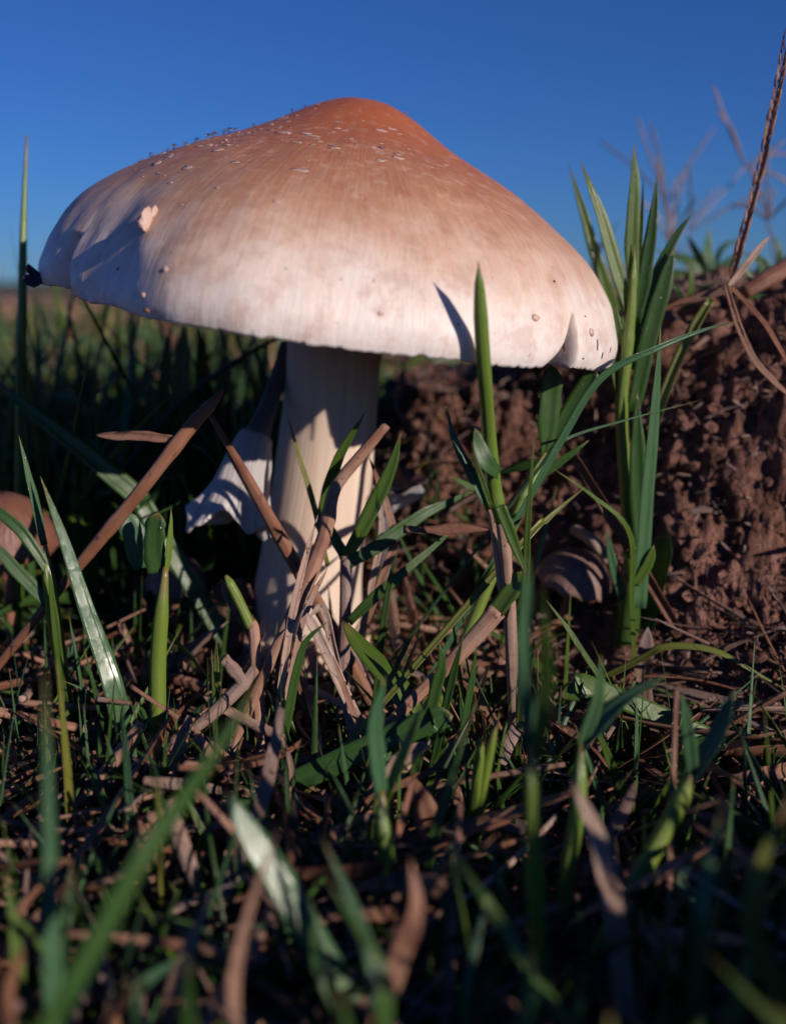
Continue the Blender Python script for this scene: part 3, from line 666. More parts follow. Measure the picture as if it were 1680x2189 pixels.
# ---------------------------------------------------------------- dry stalks
def stalk(label, pts, w, mat='straw', group=None, **kw): return single('dry_stalk', label, 'stalk', pts, w, kind='stem', mat=mat, root_=kw.pop('root_', True), group=group, **kw)
def strip(label, pts, w, mat='straw', group=None, **kw):
    kw.setdefault('power', 5); kw.setdefault('fold', .7)
    return single('dry_leaf', label, 'dry leaf', pts, w, mat=mat, root_=kw.pop('root_', True), group=group, **kw)
stalk("thick jointed reddish brown dry stalk leaning up beside the upturned toadstool", [(95, 1300, 15.3), (190, 1182, 15.1), (290, 1060, 15), (400, 920, 15.2), (450, 865, 15.3), (478, 832, 15.4)], [20, 25, 29, 31, 22, 6], 'strawb', nodes=(.42, .62, .82), n=50, rough=.14)
strip("wet pinkish dry leaf stuck out level from the jointed stalk", [(372, 938, 15.2), (290, 930, 15.3), (203, 930, 15.4)], 24, 'straw', root_=False, power=4)
stalk("brown dry stalk crossing the white gills of the toadstool", [(672, 1280, 15.6), (600, 1150, 15.7), (530, 1025, 15.9), (450, 888, 16.1)], [30, 30, 24, 10], 'strawb', n=30, nodes=(.5,))
stalk("very thin dark dry stalk beside the toadstool's stalk", [(665, 1260, 16), (560, 1095, 16.2), (488, 972, 16.4)], [14, 12, 6], 'strawg')
stalk("pale jointed straw culm leaning across the white mushroom stem", [(575, 1420, 14.4), (612, 1339, 14.6), (656, 1247, 15), (696, 1137, 15.4), (716, 1046, 15.6), (770, 975, 15.7), (826, 908, 15.8)], [24, 28, 32, 31, 28, 25, 20], 'straw', n=50, nodes=(.46, .62))
strip("long thin straw ribbon in front of the volva", [(590, 1580, 14), (612, 1393, 14.4), (640, 1240, 14.8), (680, 1100, 15.2)], 18, 'strawp', n=26)
strip("second straw ribbon twisting beside the first near the volva", [(612, 1480, 14.1), (640, 1350, 14.5), (668, 1270, 14.7), (700, 1215, 14.9)], 16, 'strawp', n=24)
strip("dry double ribbon standing behind the green shoot by the stem", [(780, 1330, 16), (826, 1210), (842, 1148), (820, 1065), (788, 975)], 20, 'straw', n=26)
strip("paired dry ribbon with ragged end by the stem's shaded side", [(770, 1370, 15.9), (802, 1210), (815, 1130), (806, 1040)], 16, 'strawp', n=26)
strip("ragged brown dry leaf lying level behind the rolled culm", [(862, 1137, 15), (950, 1140), (1045, 1133)], 34, 'dead', root_=False, wav=.15)
strip("flat brown dry strip leaning toward the tall plant's foot", [(1335, 1150, 16.6), (1270, 1040), (1205, 935)], 30, 'strawb')
strip("shiny curled mauve dry leaf on the soil face", [(1400, 1160, 0), (1450, 1110), (1500, 1092), (1535, 1098)], 18, 'strawg', root_=False)
stalk("pale hollow straw end by the mauve cap", [(1300, 1200, 17.2), (1270, 1160), (1228, 1132, 17.9)], [26, 26, 24], 'strawp', root_=False)
stalk("forked straw stub with cut white end near the stem foot", [(350, 1600, 13.6), (430, 1545, 13.8), (510, 1470, 14.1), (545, 1430, 14.3)], [24, 27, 30, 26], 'strawg', n=30, rough=.2, nodes=(.8,))
stalk("cut straw peg with a pale open end", [(525, 1470, 14.1), (500, 1430, 14.1), (478, 1408, 14.0)], [27, 28, 24], 'strawg', root_=False, nodes=(.4,), rough=.2, flat=.7)
stalk("torn straw spike pointing up beside the forked stub", [(340, 1690, 12.8), (375, 1620, 13), (405, 1530, 13.2)], [44, 38, 10], 'straw', flat=.4, rough=.25)
stalk("broken straw tube leaning up in the left litter", [(190, 1700, 12.6), (245, 1625, 12.7), (300, 1545, 12.8)], [26, 29, 20], 'straw', flat=.6, rough=.2)
stalk("short pale husk lying on the dark litter", [(182, 1570, 0), (212, 1582), (242, 1600)], [16, 24, 16], 'strawp', root_=False)
strip("curled straw hook over the volva", [(735, 1480, 14.1), (712, 1380, 14.3), (690, 1300, 14.5), (662, 1318, 14.4)], 22, 'strawp', n=26)
strip("torn papery straw scrap on the volva", [(700, 1400, 14.2), (672, 1340, 14.3), (655, 1310, 14.3)], 28, 'strawp', wav=.2)
strip("tan straw strip running down the volva front", [(790, 1600, 13.3), (745, 1500, 13.6), (712, 1400, 14)], 16, 'straw', n=22)
strip("pink dead leaf with torn edge below the green scrap", [(835, 1660, 12.4), (865, 1620), (925, 1585)], 50, 'strawp', wav=.25, fold=.3, roll=.2)
strip("thin brown leaf edge cupping the pink dead leaf", [(850, 1680, 12.2), (930, 1640), (975, 1570)], 18, 'dead')
strip("speckled upright straw shaving below the thin ribbons", [(625, 1720, 12.4), (622, 1640), (600, 1570)], 14, 'strawp')
for k, (pts, w, mt) in enumerate([([(1200, 1440, 0), (1430, 1475), (1700, 1530)], 22, 'strawg'), ([(1280, 1462, 0), (1480, 1500), (1720, 1600)], 24, 'strawg'), ([(1195, 1602, 0), (1350, 1578), (1480, 1535)], 20, 'strawg'), ([(1340, 1440, 0), (1400, 1442), (1480, 1455)], 16, 'strawp')]):
    strip('long grey pink dry blade lying level below the soil mound', pts, w, mt, 'level dry blades below the mound', root_=False, n=24, fold=.4)
stalk("split straw bundle lying at the foot of the mound", [(1400, 1800, 0), (1540, 1730), (1700, 1640)], [34, 40, 44], 'strawp', root_=False, rough=.3)
stalk("smooth grey straw tube lying across the dark foreground litter", [(950, 1722, 0), (1030, 1750), (1125, 1778)], [30, 42, 44], 'strawg', root_=False)
strip("upright brown dry stick behind the tall plant's sheath", [(1380, 1560, 15.8), (1372, 1440), (1385, 1340)], 44, 'strawg')
strip("brown torn leaf standing in the middle litter", [(920, 1800, 11.5), (900, 1730), (880, 1660)], 60, 'dead', wav=.2)
strip("arched grey dry leaf in the dark middle litter", [(640, 1830, 11.5), (690, 1780), (740, 1790), (760, 1840)], 26, 'strawg')
stalk("red brown pointed dry bud upright in the left litter", [(285, 1830, 11.6), (282, 1760), (270, 1700)], [40, 44, 8], 'strawb')
stalk("rusty blunt dry stub beside the pointed bud", [(312, 1840, 11.4), (310, 1790), (305, 1750)], [26, 36, 24], 'strawb')
stalk("chunky straw end lying tilted in the front litter", [(660, 1860, 0), (700, 1900), (735, 1930)], [40, 44, 36], 'strawp', root_=False)

# seed spike standing on the mound
sp = spline(path([(1560, 615, 17.6), (1585, 520, 17.5), (1625, 370, 17.4), (1655, 230, 17.3), (1690, 60, 17.2)]), 60)
rp = np.array([*sp[0][:2], gz(*sp[0][:2])])
seed = empty('seed_spike', rp, "slim brown grass seed spike leaning up from the mound into the sky", 'seed head')
Rr = np.interp(np.linspace(0, 1, 60), [0, .3, 1], [.022, .022, .014])
link('stalk', mesh('stalk', *tube_geo(sp - rp, Rr, 7, .2, 1), M['strawb']), seed)
tn = norm(np.gradient(sp, axis=0))
for k in range(3, 57):
    sd_ = np.array([(-1) ** k * .5 - .35, -.25, .2]); d_ = norm(tn[k] * 1.0 + norm(sd_) * .16)
    L = random.uniform(.26, .40); q = sp[k] + norm(sd_) * .03
    ge = leaf_geo(spline(np.array([q, q + d_ * L * .5 + norm(sd_) * .02, q + d_ * L]), 6), np.array([.015, .034, .042, .038, .022, .006]), .5, random.uniform(-1, 1), .03, 3)
    link('spikelet', mesh('spikelet', ge[0] - rp, ge[1], ge[2], M['strawb'] if k % 3 == 0 else M['straw']), seed)
strip("pale dry twig slanting up from the seed spike's foot", [(1555, 618, 17.5), (1600, 560, 17.6), (1645, 505, 17.7)], 16, 'strawp', root_=False)
strip("dry split blade drooping down the mound from the spike's foot", [(1552, 610, 17.2), (1580, 700, 16.8), (1620, 780, 16.6), (1700, 860, 16.5)], 16, 'straw', root_=False, n=24)
strip("second drooping dry blade on the mound face", [(1560, 612, 17.3), (1630, 690, 17), (1690, 790, 16.8)], 14, 'strawb', root_=False, n=24)
strip("brown dry blade lying level on the mound crest", [(1570, 618, 17.6), (1490, 640, 17.8), (1400, 670, 18)], 24, 'dead', root_=False)
strip("dry green brown blade sliding down from the crest", [(1520, 640, 17.5), (1470, 730, 17.4), (1420, 850, 17.2), (1390, 960, 17)], 28, 'leafy', root_=False)
stalk("fat broken reddish straw lying on the mound top", [(1590, 625, 18.6), (1650, 590, 18.8), (1720, 550, 19)], [30, 40, 36], 'strawb', root_=False)
strip("straight straw sliver leaning on the mound face", [(1480, 750, 0), (1530, 710), (1570, 690)], 12, 'strawp', root_=False)

# finger-like seed heads out of focus behind the mound
def finger_head(label, hub, d, tips, stalk_pts, mat):
    h = P(*hub, d); b = P(*stalk_pts[-1], d); rp = np.array([b[0], b[1], gz(b[0], b[1])])
    r = empty('finger_grass', rp, label, 'seed head', 'dry seed heads behind the mound')
    sp = spline(np.array([rp + [0, 0, -.2]] + [P(*q, d) for q in stalk_pts[::-1]] + [h]), 24)
    link('stalk', mesh('stalk', *tube_geo(sp - rp, np.full(24, .022), 6, .1), M[mat]), r)
    for k, t in enumerate(tips):
        e = P(t[0], t[1], d + random.uniform(-1.5, 1.5)); mid = (h + e) / 2 + np.array([0, 0, .25 * random.uniform(-.5, 1)])
        c = spline(np.array([h, mid, e]), 14); gs = [tube_geo(c - rp, np.interp(np.linspace(0, 1, 14), [0, .2, .9, 1], [.015, .032, .03, .012]), 6, .4, k)]
        link('finger', mesh('finger', *merge(gs), M[mat]), r)
finger_head("dark forked finger grass head against the sky beside the tall plant", (1425, 425), 30, [(1360, 245), (1388, 260), (1528, 272), (1282, 300)], [(1440, 500), (1475, 620)], 'strawg')
finger_head("pale forked finger grass head behind the seed spike", (1592, 357), 27, [(1524, 182), (1534, 238), (1700, 330), (1690, 395), (1680, 300)], [(1530, 430), (1440, 520), (1380, 620)], 'strawp')
finger_head("low finger grass head pointing sideways over the mound crest", (1480, 490), 30, [(1655, 402), (1470, 350), (1540, 400)], [(1470, 540), (1462, 630)], 'strawg')
finger_head("small wispy finger grass head low behind the tall plant", (1430, 520), 28, [(1405, 330), (1445, 380), (1490, 420), (1370, 430), (1465, 360)], [(1440, 570), (1450, 630)], 'strawp')
finger_head("wispy finger grass head at the far side of the spike", (1640, 470), 26, [(1600, 350), (1640, 300), (1690, 420), (1560, 440), (1655, 400)], [(1650, 520), (1660, 600)], 'strawg')
# tufts out of focus on the mound
plant('grass_tuft', "blurred low green tuft on the mound crest", 'grass', [([(1520, 600, 24), (1512, 540), (1515, 485)], 26, D(mat='leafb')), ([(1515, 600, 24), (1470, 560), (1400, 535)], 36, D(mat='leafd')), ([(1515, 600, 24), (1465, 590), (1415, 575)], 34, D(mat='leafd')), ([(1520, 590, 24), (1560, 560), (1580, 545)], 26, D(mat='leafb')), ([(1518, 590, 24), (1545, 530), (1590, 510)], 16, D(mat='leafb')), ([(1518, 590, 24), (1490, 540), (1470, 500)], 22, D(mat='leafd'))])
plant('grass_tuft', "thin blurred green tuft behind the fat broken straw", 'grass', [([(1660, 600, 23), (1630, 560), (1585, 540)], 22, D(mat='leafb')), ([(1660, 600, 23), (1665, 540), (1650, 500)], 18, D(mat='leafd')), ([(1655, 600, 23), (1690, 550), (1720, 545)], 20, D(mat='leafy'))])
plant('grass_tuft', "sparse dark blurred tuft seen between cap and tall plant", 'grass', [([(1300, 640, 27), (1270, 560), (1325, 470)], 16, D(mat='dark')), ([(1295, 640, 27), (1240, 560), (1190, 500)], 14, D(mat='strawg')), ([(1300, 640, 27), (1305, 560), (1290, 500)], 12, D(mat='strawg')), ([(1310, 640, 27), (1345, 560), (1400, 520)], 14, D(mat='strawg'))])

plant('grass_tuft', "small sharp green tuft rooted on the mound crest near the spike", 'grass', [([(1610, 640, 20), (1600, 590), (1575, 555)], 16, D(mat='leaf')), ([(1612, 640, 20), (1625, 580), (1618, 530)], 14, D(mat='leafd')), ([(1612, 640, 20), (1650, 600), (1672, 575)], 16, D(mat='leafb'))])
plant('grass_tuft', "little green tuft on the mound crest beside the tall plant", 'grass', [([(1470, 660, 20), (1450, 620), (1425, 600)], 16, D(mat='leafd')), ([(1470, 660, 20), (1478, 600), (1470, 560)], 14, D(mat='leaf')), ([(1472, 660, 20), (1505, 620), (1535, 600)], 16, D(mat='leafd'))])
# ---------------------------------------------------------------- smaller mushrooms
def bell(name, label, c, rx, h, mat, tilt=(0, 0), stem_len=1.5, ruffle=.05, squash=1.):
    ts = np.linspace(0, 1, 22); m = 60; V = np.zeros((22, m, 3)); uv = np.zeros((22, m, 2))
    for i, t in enumerate(ts):
        r = rx * math.sin(t * 1.45) / math.sin(1.45) + .04 * rx * sm(.85, 1, t); z = h * math.cos(t * 1.5) ** .9 * squash
        for j in range(m):
            a = 2 * math.pi * j / m; k = 1 + ruffle * t * perlin(np.array([[math.sin(a) * 2, math.cos(a) * 2, 1.]]))[0] + .012 * t * math.sin(a * 22)
            V[i, j] = (r * k * math.sin(a), -r * k * math.cos(a), z - .05 * h * t * math.sin(a * 11) * t ** 6); uv[i, j] = (j / m, t)
    Rm = np.array(Matrix.Rotation(tilt[0], 3, 'X') @ Matrix.Rotation(tilt[1], 3, 'Y')); c = np.array(c)
    ax = Rm @ np.array([0, 0, 1.]); foot = c - ax * stem_len; foot[2] = min(foot[2], gz(foot[0], foot[1]) - .1)
    r = empty(name, foot, label, 'mushroom')
    o = link('cap', mesh('cap', V.reshape(-1, 3) @ Rm.T + c - foot, ring_faces(22, m) + [list(range(m))], uv.reshape(-1, 2), M[mat]), r)
    md = o.modifiers.new('thickness', 'SOLIDIFY'); md.thickness = .0004
    sp = spline(np.array([foot, (foot + c) / 2 + [.05, 0, 0], c + ax * h * .6]), 16)
    link('stem', mesh('stem', *tube_geo(sp - foot, np.full(16, .10), 12, .08), M['strawb']), r)
    return r
bell('brown_mushroom', "small brown bell-capped mushroom beside the dewy bent leaf", P(10, 1178, 17.6), .84, 1.0, 'brown', (R_(6), R_(4)))
bell('mauve_mushroom', "small mauve brown domed mushroom in the shade by the tall plant", P(1222, 1252, 17.6), .62, .62, 'mauve', (R_(10), R_(14)))
bell('shaded_mushroom', "dim mauve brown mushroom in deep shade behind the stout green stem", P(375, 1262, 18.2), .5, .62, 'mauve', (R_(5), R_(10)))
# upturned grey-white toadstool
tp = spline(path([(612, 735, 18.6), (590, 820, 18.2), (562, 900, 17.6), (538, 960, 17.3), (522, 1040, 17.1), (512, 1120, 17.0)]), 40)
n, m = 40, 90; T, N, S = frames(tp, np.tile(np.array([0, -1., 0]), (n, 1))); tt = np.linspace(0, 1, n)
rad = np.interp(tt, [0, .2, .42, .56, .68, .82, .93, 1], [.11, .14, .18, .26, .35, .42, .53, .66])
V = np.zeros((n, m, 3)); uv = np.zeros((n, m, 2))
for j in range(m):
    a = 2 * math.pi * j / m; w = sm(.6, 1, tt); k = 1 + w * (.35 * perlin(np.array([[math.cos(a) * 1.2, math.sin(a) * 1.2, 4.6]]))[0] + .38 * max(0, -math.sin(a)) ** 2 - .30 * max(0, math.sin(a)) - .25 * max(0, -math.cos(a))) + .015 * w * math.sin(a * 30)
    V[:, j] = tp + (N * math.cos(a) * .75 + S * -math.sin(a)) * (rad * k)[:, None] + T * (w ** 3 * (.6 * perlin(np.array([[math.cos(a) * 2.2, math.sin(a) * 1.6, 9.]]))[0] + .02 * math.sin(a * 45)))[:, None]
    uv[:, j] = np.stack([np.full(n, j / m), tt], 1)
foot = np.array([tp[-1][0], tp[-1][1], gz(tp[-1][0], tp[-1][1])])
td = empty('toadstool', foot, "upturned torn grey white toadstool leaning behind the big stem", 'mushroom')
k0 = 20
link('stem', mesh('stem', V[:k0 + 1].reshape(-1, 3) - foot, ring_faces(k0 + 1, m, True, True), uv[:k0 + 1].reshape(-1, 2), M['greyst']), td)
o = link('gills', mesh('gills', V[k0:].reshape(-1, 3) - foot, ring_faces(n - k0, m), uv[k0:].reshape(-1, 2), M['grey']), td); md = o.modifiers.new('thickness', 'SOLIDIFY'); md.thickness = .0005
# its foot is held up by soil: a small clod
fg = blob_geo(np.array([foot[0] - .3, foot[1] + .9, foot[2] + .5]), np.array([1.1, .7, 1.5]), 4, .35, 2)
tag(link('soil_clod', mesh('soil_clod', fg[0], fg[1], fg[2], M['soil'])), 'dark soil clod propping up the upturned toadstool', 'clod')
# fallen white fragment with dark skin on the other side of the stem
q = P(815, 1085, 18.6); sc = empty('mushroom_scrap', np.array([q[0], q[1], gz(q[0], q[1])]), "torn cap scrap with white flesh and dark skin propped beside the stem", 'mushroom')
rp = np.array([q[0], q[1], gz(q[0], q[1])])
ge = leaf_geo(spline(path([(800, 1075, 18.2), (850, 1068, 18.1), (905, 1045, 18.0)]), 14), np.linspace(.62, .20, 14), .5, .0, .05, 5, .3, .2)
link('flesh', mesh('flesh', ge[0] - rp, ge[1], ge[2], M['grey']), sc)
ge = leaf_geo(spline(path([(805, 1030, 18.3), (860, 1030, 18.1), (915, 1028, 17.9)]), 14), np.interp(np.linspace(0, 1, 14), [0, .5, 1], [.5, .52, .10]), .6, .2, .05, 5, -.3, .2)
o = link('skin', mesh('skin', ge[0] - rp, ge[1], ge[2], M['purple']), sc); o['label'] = 'dark purple brown curled skin'
ge = tube_geo(spline(np.array([rp + [0, 0, -.2], rp + [.05, .05, .6], P(815, 1085, 18.4)]), 10) - rp, np.full(10, .12), 10); link('stem', mesh('stem', *ge, M['greyst']), sc)

# ---------------------------------------------------------------- blades standing near the lens, out of focus
def fore(label, pts, w, mat='leaf', **kw): return single('grass_shoot', label, 'grass', pts, w, mat=mat, root_=True, **kw)
fore("widest blurred green leaf slanting across the dark litter", [(100, 2200, 6.6), (300, 1830, 7.2), (440, 1630, 7.8), (565, 1440, 8.4)], 74, 'leafd', roll=1.0, base=.9, power=2.2, n=24)
fore("upright blurred blue green blade rising before the dewy shoot", [(112, 2190, 7.4), (108, 1850, 7.7), (95, 1430, 8)], 48, 'leafb', n=22, roll=.3)
plant('grass_plant', "blurred twin-leaf shoot standing before the mauve cap", 'grass', [([(1130, 1600, 8.8), (1120, 1400), (1128, 1185)], 46, D(mat='leafb')), ([(1150, 1620, 8.7), (1170, 1450), (1160, 1250)], 40, D(mat='leaf'))], [([(1160, 2250, 8.3), (1140, 1800, 8.6), (1138, 1580, 8.8)], [36, 36, 32], D(root_=True, nodes=(.6,)))])
plant('grass_plant', "blurred green shoot with side leaf below the volva", 'grass', [([(820, 1720, 10.6), (870, 1600), (908, 1495)], 34, D(mat='culm')), ([(815, 1700, 10.6), (800, 1560), (822, 1445)], 44, D(mat='leafb'))], [([(862, 1980, 10.2), (825, 1830, 10.4), (815, 1690, 10.6)], [40, 38, 34], D(root_=True))])
fore("glossy blurred leaf flashing white sunlight", [(640, 1960, 8.6), (560, 1825, 8.71), (480, 1690, 8.82)], 80, 'leafw', roll='glint', twist=0., fold=.08, power=3)
strip("blurred pink dry stalk leaning before the split straw bundle", [(1330, 2150, 8.4), (1290, 1860, 8.8), (1222, 1670, 9.2)], 54, 'strawp')
plant('grass_plant', "blurred shoot with bent leaf near the level dry blades", 'grass', [([(1470, 1680, 10.7), (1540, 1560), (1568, 1475)], 50, D(mat='leafb')), ([(1480, 1660, 10.7), (1470, 1560), (1455, 1480)], 36, D(mat='leafb'))], [([(1390, 1830, 10.4), (1440, 1740, 10.6), (1480, 1655, 10.7)], [40, 40, 36], D(root_=True))])
plant('grass_plant', "blurred shoot with long leaf leaning over the tall plant's foot", 'grass', [([(1240, 1600, 10.8), (1320, 1510), (1430, 1440)], 48, D(mat='leafb')), ([(1240, 1600, 10.8), (1275, 1500), (1285, 1400)], 34, D(mat='leafb'))], [([(1210, 1880, 10.4), (1235, 1720, 10.6), (1242, 1590, 10.8)], [34, 34, 30], D(root_=True, nodes=(.7,)))])
fore("blurred blade rising close beside the grey straw tube", [(890, 1950, 10.6), (940, 1750, 10.9), (1020, 1490, 11.2)], 40, 'leafd')
plant('grass_plant', "pair of yellow green cut stems between grey tube and tall plant", 'grass', [], [([(1010, 1760, 11.8), (1022, 1650), (1028, 1580)], [24, 25, 24], D(root_=True, mat='culm')), ([(1025, 1740, 11.8), (1040, 1640), (1062, 1540)], [22, 22, 20], D(root_=True, mat='culm'))])
for k, (pts, w, mt) in enumerate([([(1690, 2190, 7.4), (1600, 1950, 7.6), (1690, 1700, 7.8)], 70, 'leafy'), ([(1560, 2190, 7.8), (1620, 2000, 8), (1650, 1800, 8.2)], 50, 'leaf'), ([(1440, 2250, 8.6), (1425, 2100, 8.7), (1400, 1960, 8.8)], 44, 'leafy'), ([(200, 2250, 8.2), (300, 2110, 8.3), (400, 2040, 8.4)], 50, 'leafb'), ([(20, 2250, 8.4), (35, 2050, 8.6), (10, 1850, 8.8)], 50, 'leaf'), ([(1170, 2220, 9), (1155, 2050, 9.2), (1150, 1900, 9.4)], 34, 'leaf'), ([(940, 2150, 9.3), (930, 2020, 9.5), (950, 1930, 9.6)], 50, 'leafd'), ([(590, 2150, 9.2), (600, 2000, 9.4), (575, 1880, 9.5)], 30, 'leaf')]):
    fore({'leafy': 'yellowing', 'leaf': 'bright green', 'leafb': 'blue green', 'leafd': 'dark green'}[mt] + ' short wide blade leaning in the soft dark front grass', pts, w, mt, group='out-of-focus front blades')

for k in range(34):
    px = random.uniform(-20, 1700); d = random.uniform(7.2, 10.2); py = random.uniform(1780, 2250); hgt = random.uniform(150, 420)
    b_ = (px, min(py + hgt, 2500), d); m_ = (px + random.uniform(-60, 60), py + hgt * .4, d + random.uniform(-.2, .4)); e_ = (px + random.uniform(-170, 170), py - hgt * .25, d + random.uniform(-.3, .8))
    mt = random.choice(['leaf', 'leafd', 'leafd', 'leafb', 'straw', 'strawb'])
    nm = {'leaf': 'bright green', 'leafd': 'dark green', 'leafb': 'blue green', 'straw': 'tan dry', 'strawb': 'brown dry'}[mt]
    lb = nm + ' blade out of focus ' + ('below the dewy bent leaf' if px < 500 else 'below the mushroom foot' if px < 1000 else 'below the soil mound')
    fore(lb, [b_, m_, e_], random.uniform(22, 58), mt, group=lb.replace('blade', 'blades'))

rnd = random.Random(21)
for k in range(90):
    y = rnd.uniform(4.6, 8.6); x = rnd.uniform(-1, 1) * (y * .42 + .8) + .4; hm = 7 - .70 * y; L = rnd.uniform(.55, 1.0) * hm
    az = rnd.uniform(0, 6.28); el = math.pi / 2 - abs(rnd.gauss(0, .45)); mt = rnd.choice(['leaf', 'leafd', 'leafd', 'leafb', 'leafb', 'strawb'])
    c = spline(np.array([[x, y, gz(x, y) - .1]] + [[x + math.cos(az) * math.cos(el) * L * t, y + math.sin(az) * math.cos(el) * L * t * .6, gz(x, y) + math.sin(el) * L * t - .3 * L * t ** 3 * math.cos(el)] for t in (.35, .7, 1)]), 12)
    ge = leaf_geo(c, leaf_w(12, rnd.uniform(.14, .32), .7, .3, 1.2), .4, rnd.uniform(-1.2, 1.2), .012, 5, rnd.uniform(-.6, .6)); o3 = np.array([x, y, gz(x, y)])
    o = link('grass_shoot', mesh('grass_shoot', ge[0] - o3, ge[1], ge[2], M[mt]), None, o3)
    lb = 'very soft ' + {'leaf': 'bright green', 'leafd': 'dark green', 'leafb': 'blue green', 'strawb': 'brown dry'}[mt] + (' blade in the front fringe below the mound' if x > 1.2 else ' blade in the front fringe below the mushroom' if x > -1.5 else ' blade in the front fringe below the wide slanting leaf')
    tag(o, lb, 'grass', lb.replace('blade', 'blades'))

# ---------------------------------------------------------------- litter and fill grass
def seg_pts(x, y, z, az, el, L, bend, n=4):
    d = np.array([math.cos(az) * math.cos(el), math.sin(az) * math.cos(el), math.sin(el)]); s = np.array([-d[1], d[0], 0]); u = np.array([0, 0, 1.])
    t = np.linspace(0, 1, n)[:, None]; return np.array([x, y, z]) + d * L * t + (s * bend[0] + u * bend[1]) * L * t * t
def fill_leaf(rnd, x, y, L, w, lean=.5, across=3, n=9, az=None):
    az = rnd.uniform(0, 6.28) if az is None else az; el = math.pi / 2 - abs(rnd.gauss(0, lean))
    c = spline(seg_pts(x, y, gz(x, y) - .1, az, el, L, (rnd.uniform(-.3, .3), -rnd.uniform(.0, .45))), n)
    return leaf_geo(c, leaf_w(n, w, .7, .3, 1.2), .4, rnd.uniform(-1.5, 1.5), .012, across, rnd.uniform(-.8, .8), 0, rnd.random() * 30)
def fill_straw(rnd, x, y, L, w, z=None, el=None):
    az = rnd.uniform(0, 6.28); el = rnd.gauss(.05, .28) if el is None else el
    z = gz(x, y) + rnd.uniform(.02, .5) if z is None else z
    c = spline(seg_pts(x - math.cos(az) * L / 2, y - math.sin(az) * L / 2, z - (math.sin(el) * L / 2), az, el, L, (rnd.uniform(-.25, .25), rnd.uniform(-.2, .2))), 9)
    if rnd.random() < .4: return tube_geo(c, np.full(9, w * .5) * np.interp(np.linspace(0, 1, 9), [0, .5, 1], [rnd.uniform(.5, 1), 1, rnd.uniform(.3, 1)]), 7, .25, rnd.random() * 9, rnd.uniform(.5, 1))
    return leaf_geo(c, leaf_w(9, w * 1.3, .6, .2, 5), rnd.uniform(.2, 1), rnd.uniform(-1.5, 1.5), .012, 3, rnd.uniform(-1.2, 1.2), rnd.uniform(0, .25), rnd.random() * 30)
def in_view(x, y): return abs(x) < y * .40 + .6
rnd = random.Random(5)
def spot(y0, y1, wide=.42, xmin=None):
    y = math.sqrt(rnd.uniform(y0 * y0, y1 * y1)); x = rnd.uniform(-1, 1) * (y * wide + .5); return x, y
smats = ['straw', 'strawb', 'strawb', 'strawg', 'dead', 'straw', 'strawp']
cnt = 0
while cnt < 230:                                             # litter one can pick out: each its own
    x, y = spot(8.6, 18.5)
    if math.hypot(x + 1.5, y - 18) < 1.5 or (x > 2.3 and y > 15.2): continue
    L = rnd.uniform(.9, 3.6); w = rnd.uniform(.05, .17); k = rnd.choice(smats)
    ge = fill_straw(rnd, x, y, L, w, gz(x, y) + rnd.uniform(.1, 1.1), rnd.gauss(.05, .42)); o3 = np.array([x, y, gz(x, y)])
    o = link('straw_piece', mesh('straw_piece', ge[0] - o3, ge[1], ge[2], M[k]), None, o3)
    lb = {'straw': 'tan', 'strawp': 'pale pink', 'strawb': 'reddish brown', 'strawg': 'grey', 'dead': 'papery brown'}[k]
    lb = ('long ' if L > 2.2 else 'short ') + lb + ' dry straw piece ' + ('in the dark front litter' if y < 11 else 'lying below the soil mound' if x > 2.2 else 'lying about the mushroom foot' if x > -3 else 'in the litter by the dewy bent leaf')
    tag(o, lb, 'straw', lb.replace(' piece', ' pieces')); cnt += 1
for k in range(46):                                          # straw heaped against the foot
    a = rnd.uniform(-2.4, .9); rr = rnd.uniform(1.2, 2.6); x, y = C_FOOT[0] + math.sin(a) * rr, C_FOOT[1] - abs(math.cos(a)) * rr; L = rnd.uniform(1.2, 3.0); mt = rnd.choice(['strawp', 'straw', 'straw', 'strawg', 'dead'])
    ge = fill_straw(rnd, x, y, L, rnd.uniform(.05, .13), gz(x, y) + rnd.uniform(.3, .9), rnd.gauss(.2, .55)); o3 = np.array([x, y, gz(x, y)])
    o = link('straw_piece', mesh('straw_piece', ge[0] - o3, ge[1], ge[2], M[mt]), None, o3)
    lb = ('long ' if L > 2.2 else 'short ') + {'straw': 'tan', 'strawp': 'pale pink', 'strawg': 'grey', 'dead': 'papery brown'}[mt] + ' straw piece heaped against the mushroom foot'
    tag(o, lb, 'straw', lb.replace(' piece', ' pieces'))
cnt = 0
while cnt < 190:                                             # short green blades in the litter
    x, y = spot(8.4, 19)
    if math.hypot(x + 1.5, y - 18) < 1.6 or (y > 14 and x > 3): continue
    k = rnd.choice(['leaf', 'leafd', 'leafd', 'leafb', 'leafy'])
    ge = fill_leaf(rnd, x, y, rnd.uniform(1.2, 3.2) * (.85 if y < 11 else 1), rnd.uniform(.06, .17), .65, 5, 12); o3 = np.array([x, y, gz(x, y)])
    o = link('grass_shoot', mesh('grass_shoot', ge[0] - o3, ge[1], ge[2], M[k]), None, o3)
    lb = {'leaf': 'bright green', 'leafd': 'dark green', 'leafb': 'blue green', 'leafy': 'yellow green'}[k] + ' blade poking up ' + ('through the dark front litter' if y < 11 else 'through litter below the soil mound' if x > 1.5 else 'through litter about the mushroom foot' if x > -3 else 'through litter by the dewy bent leaf')
    tag(o, lb, 'grass', lb.replace(' blade', ' blades')); cnt += 1
def mass(name, label, geos, mat):
    if not geos: return
    v, f, u = merge(geos); tag(link(name, mesh(name, v, f, u, M[mat], mat != 'crumb')), label, kind='stuff')
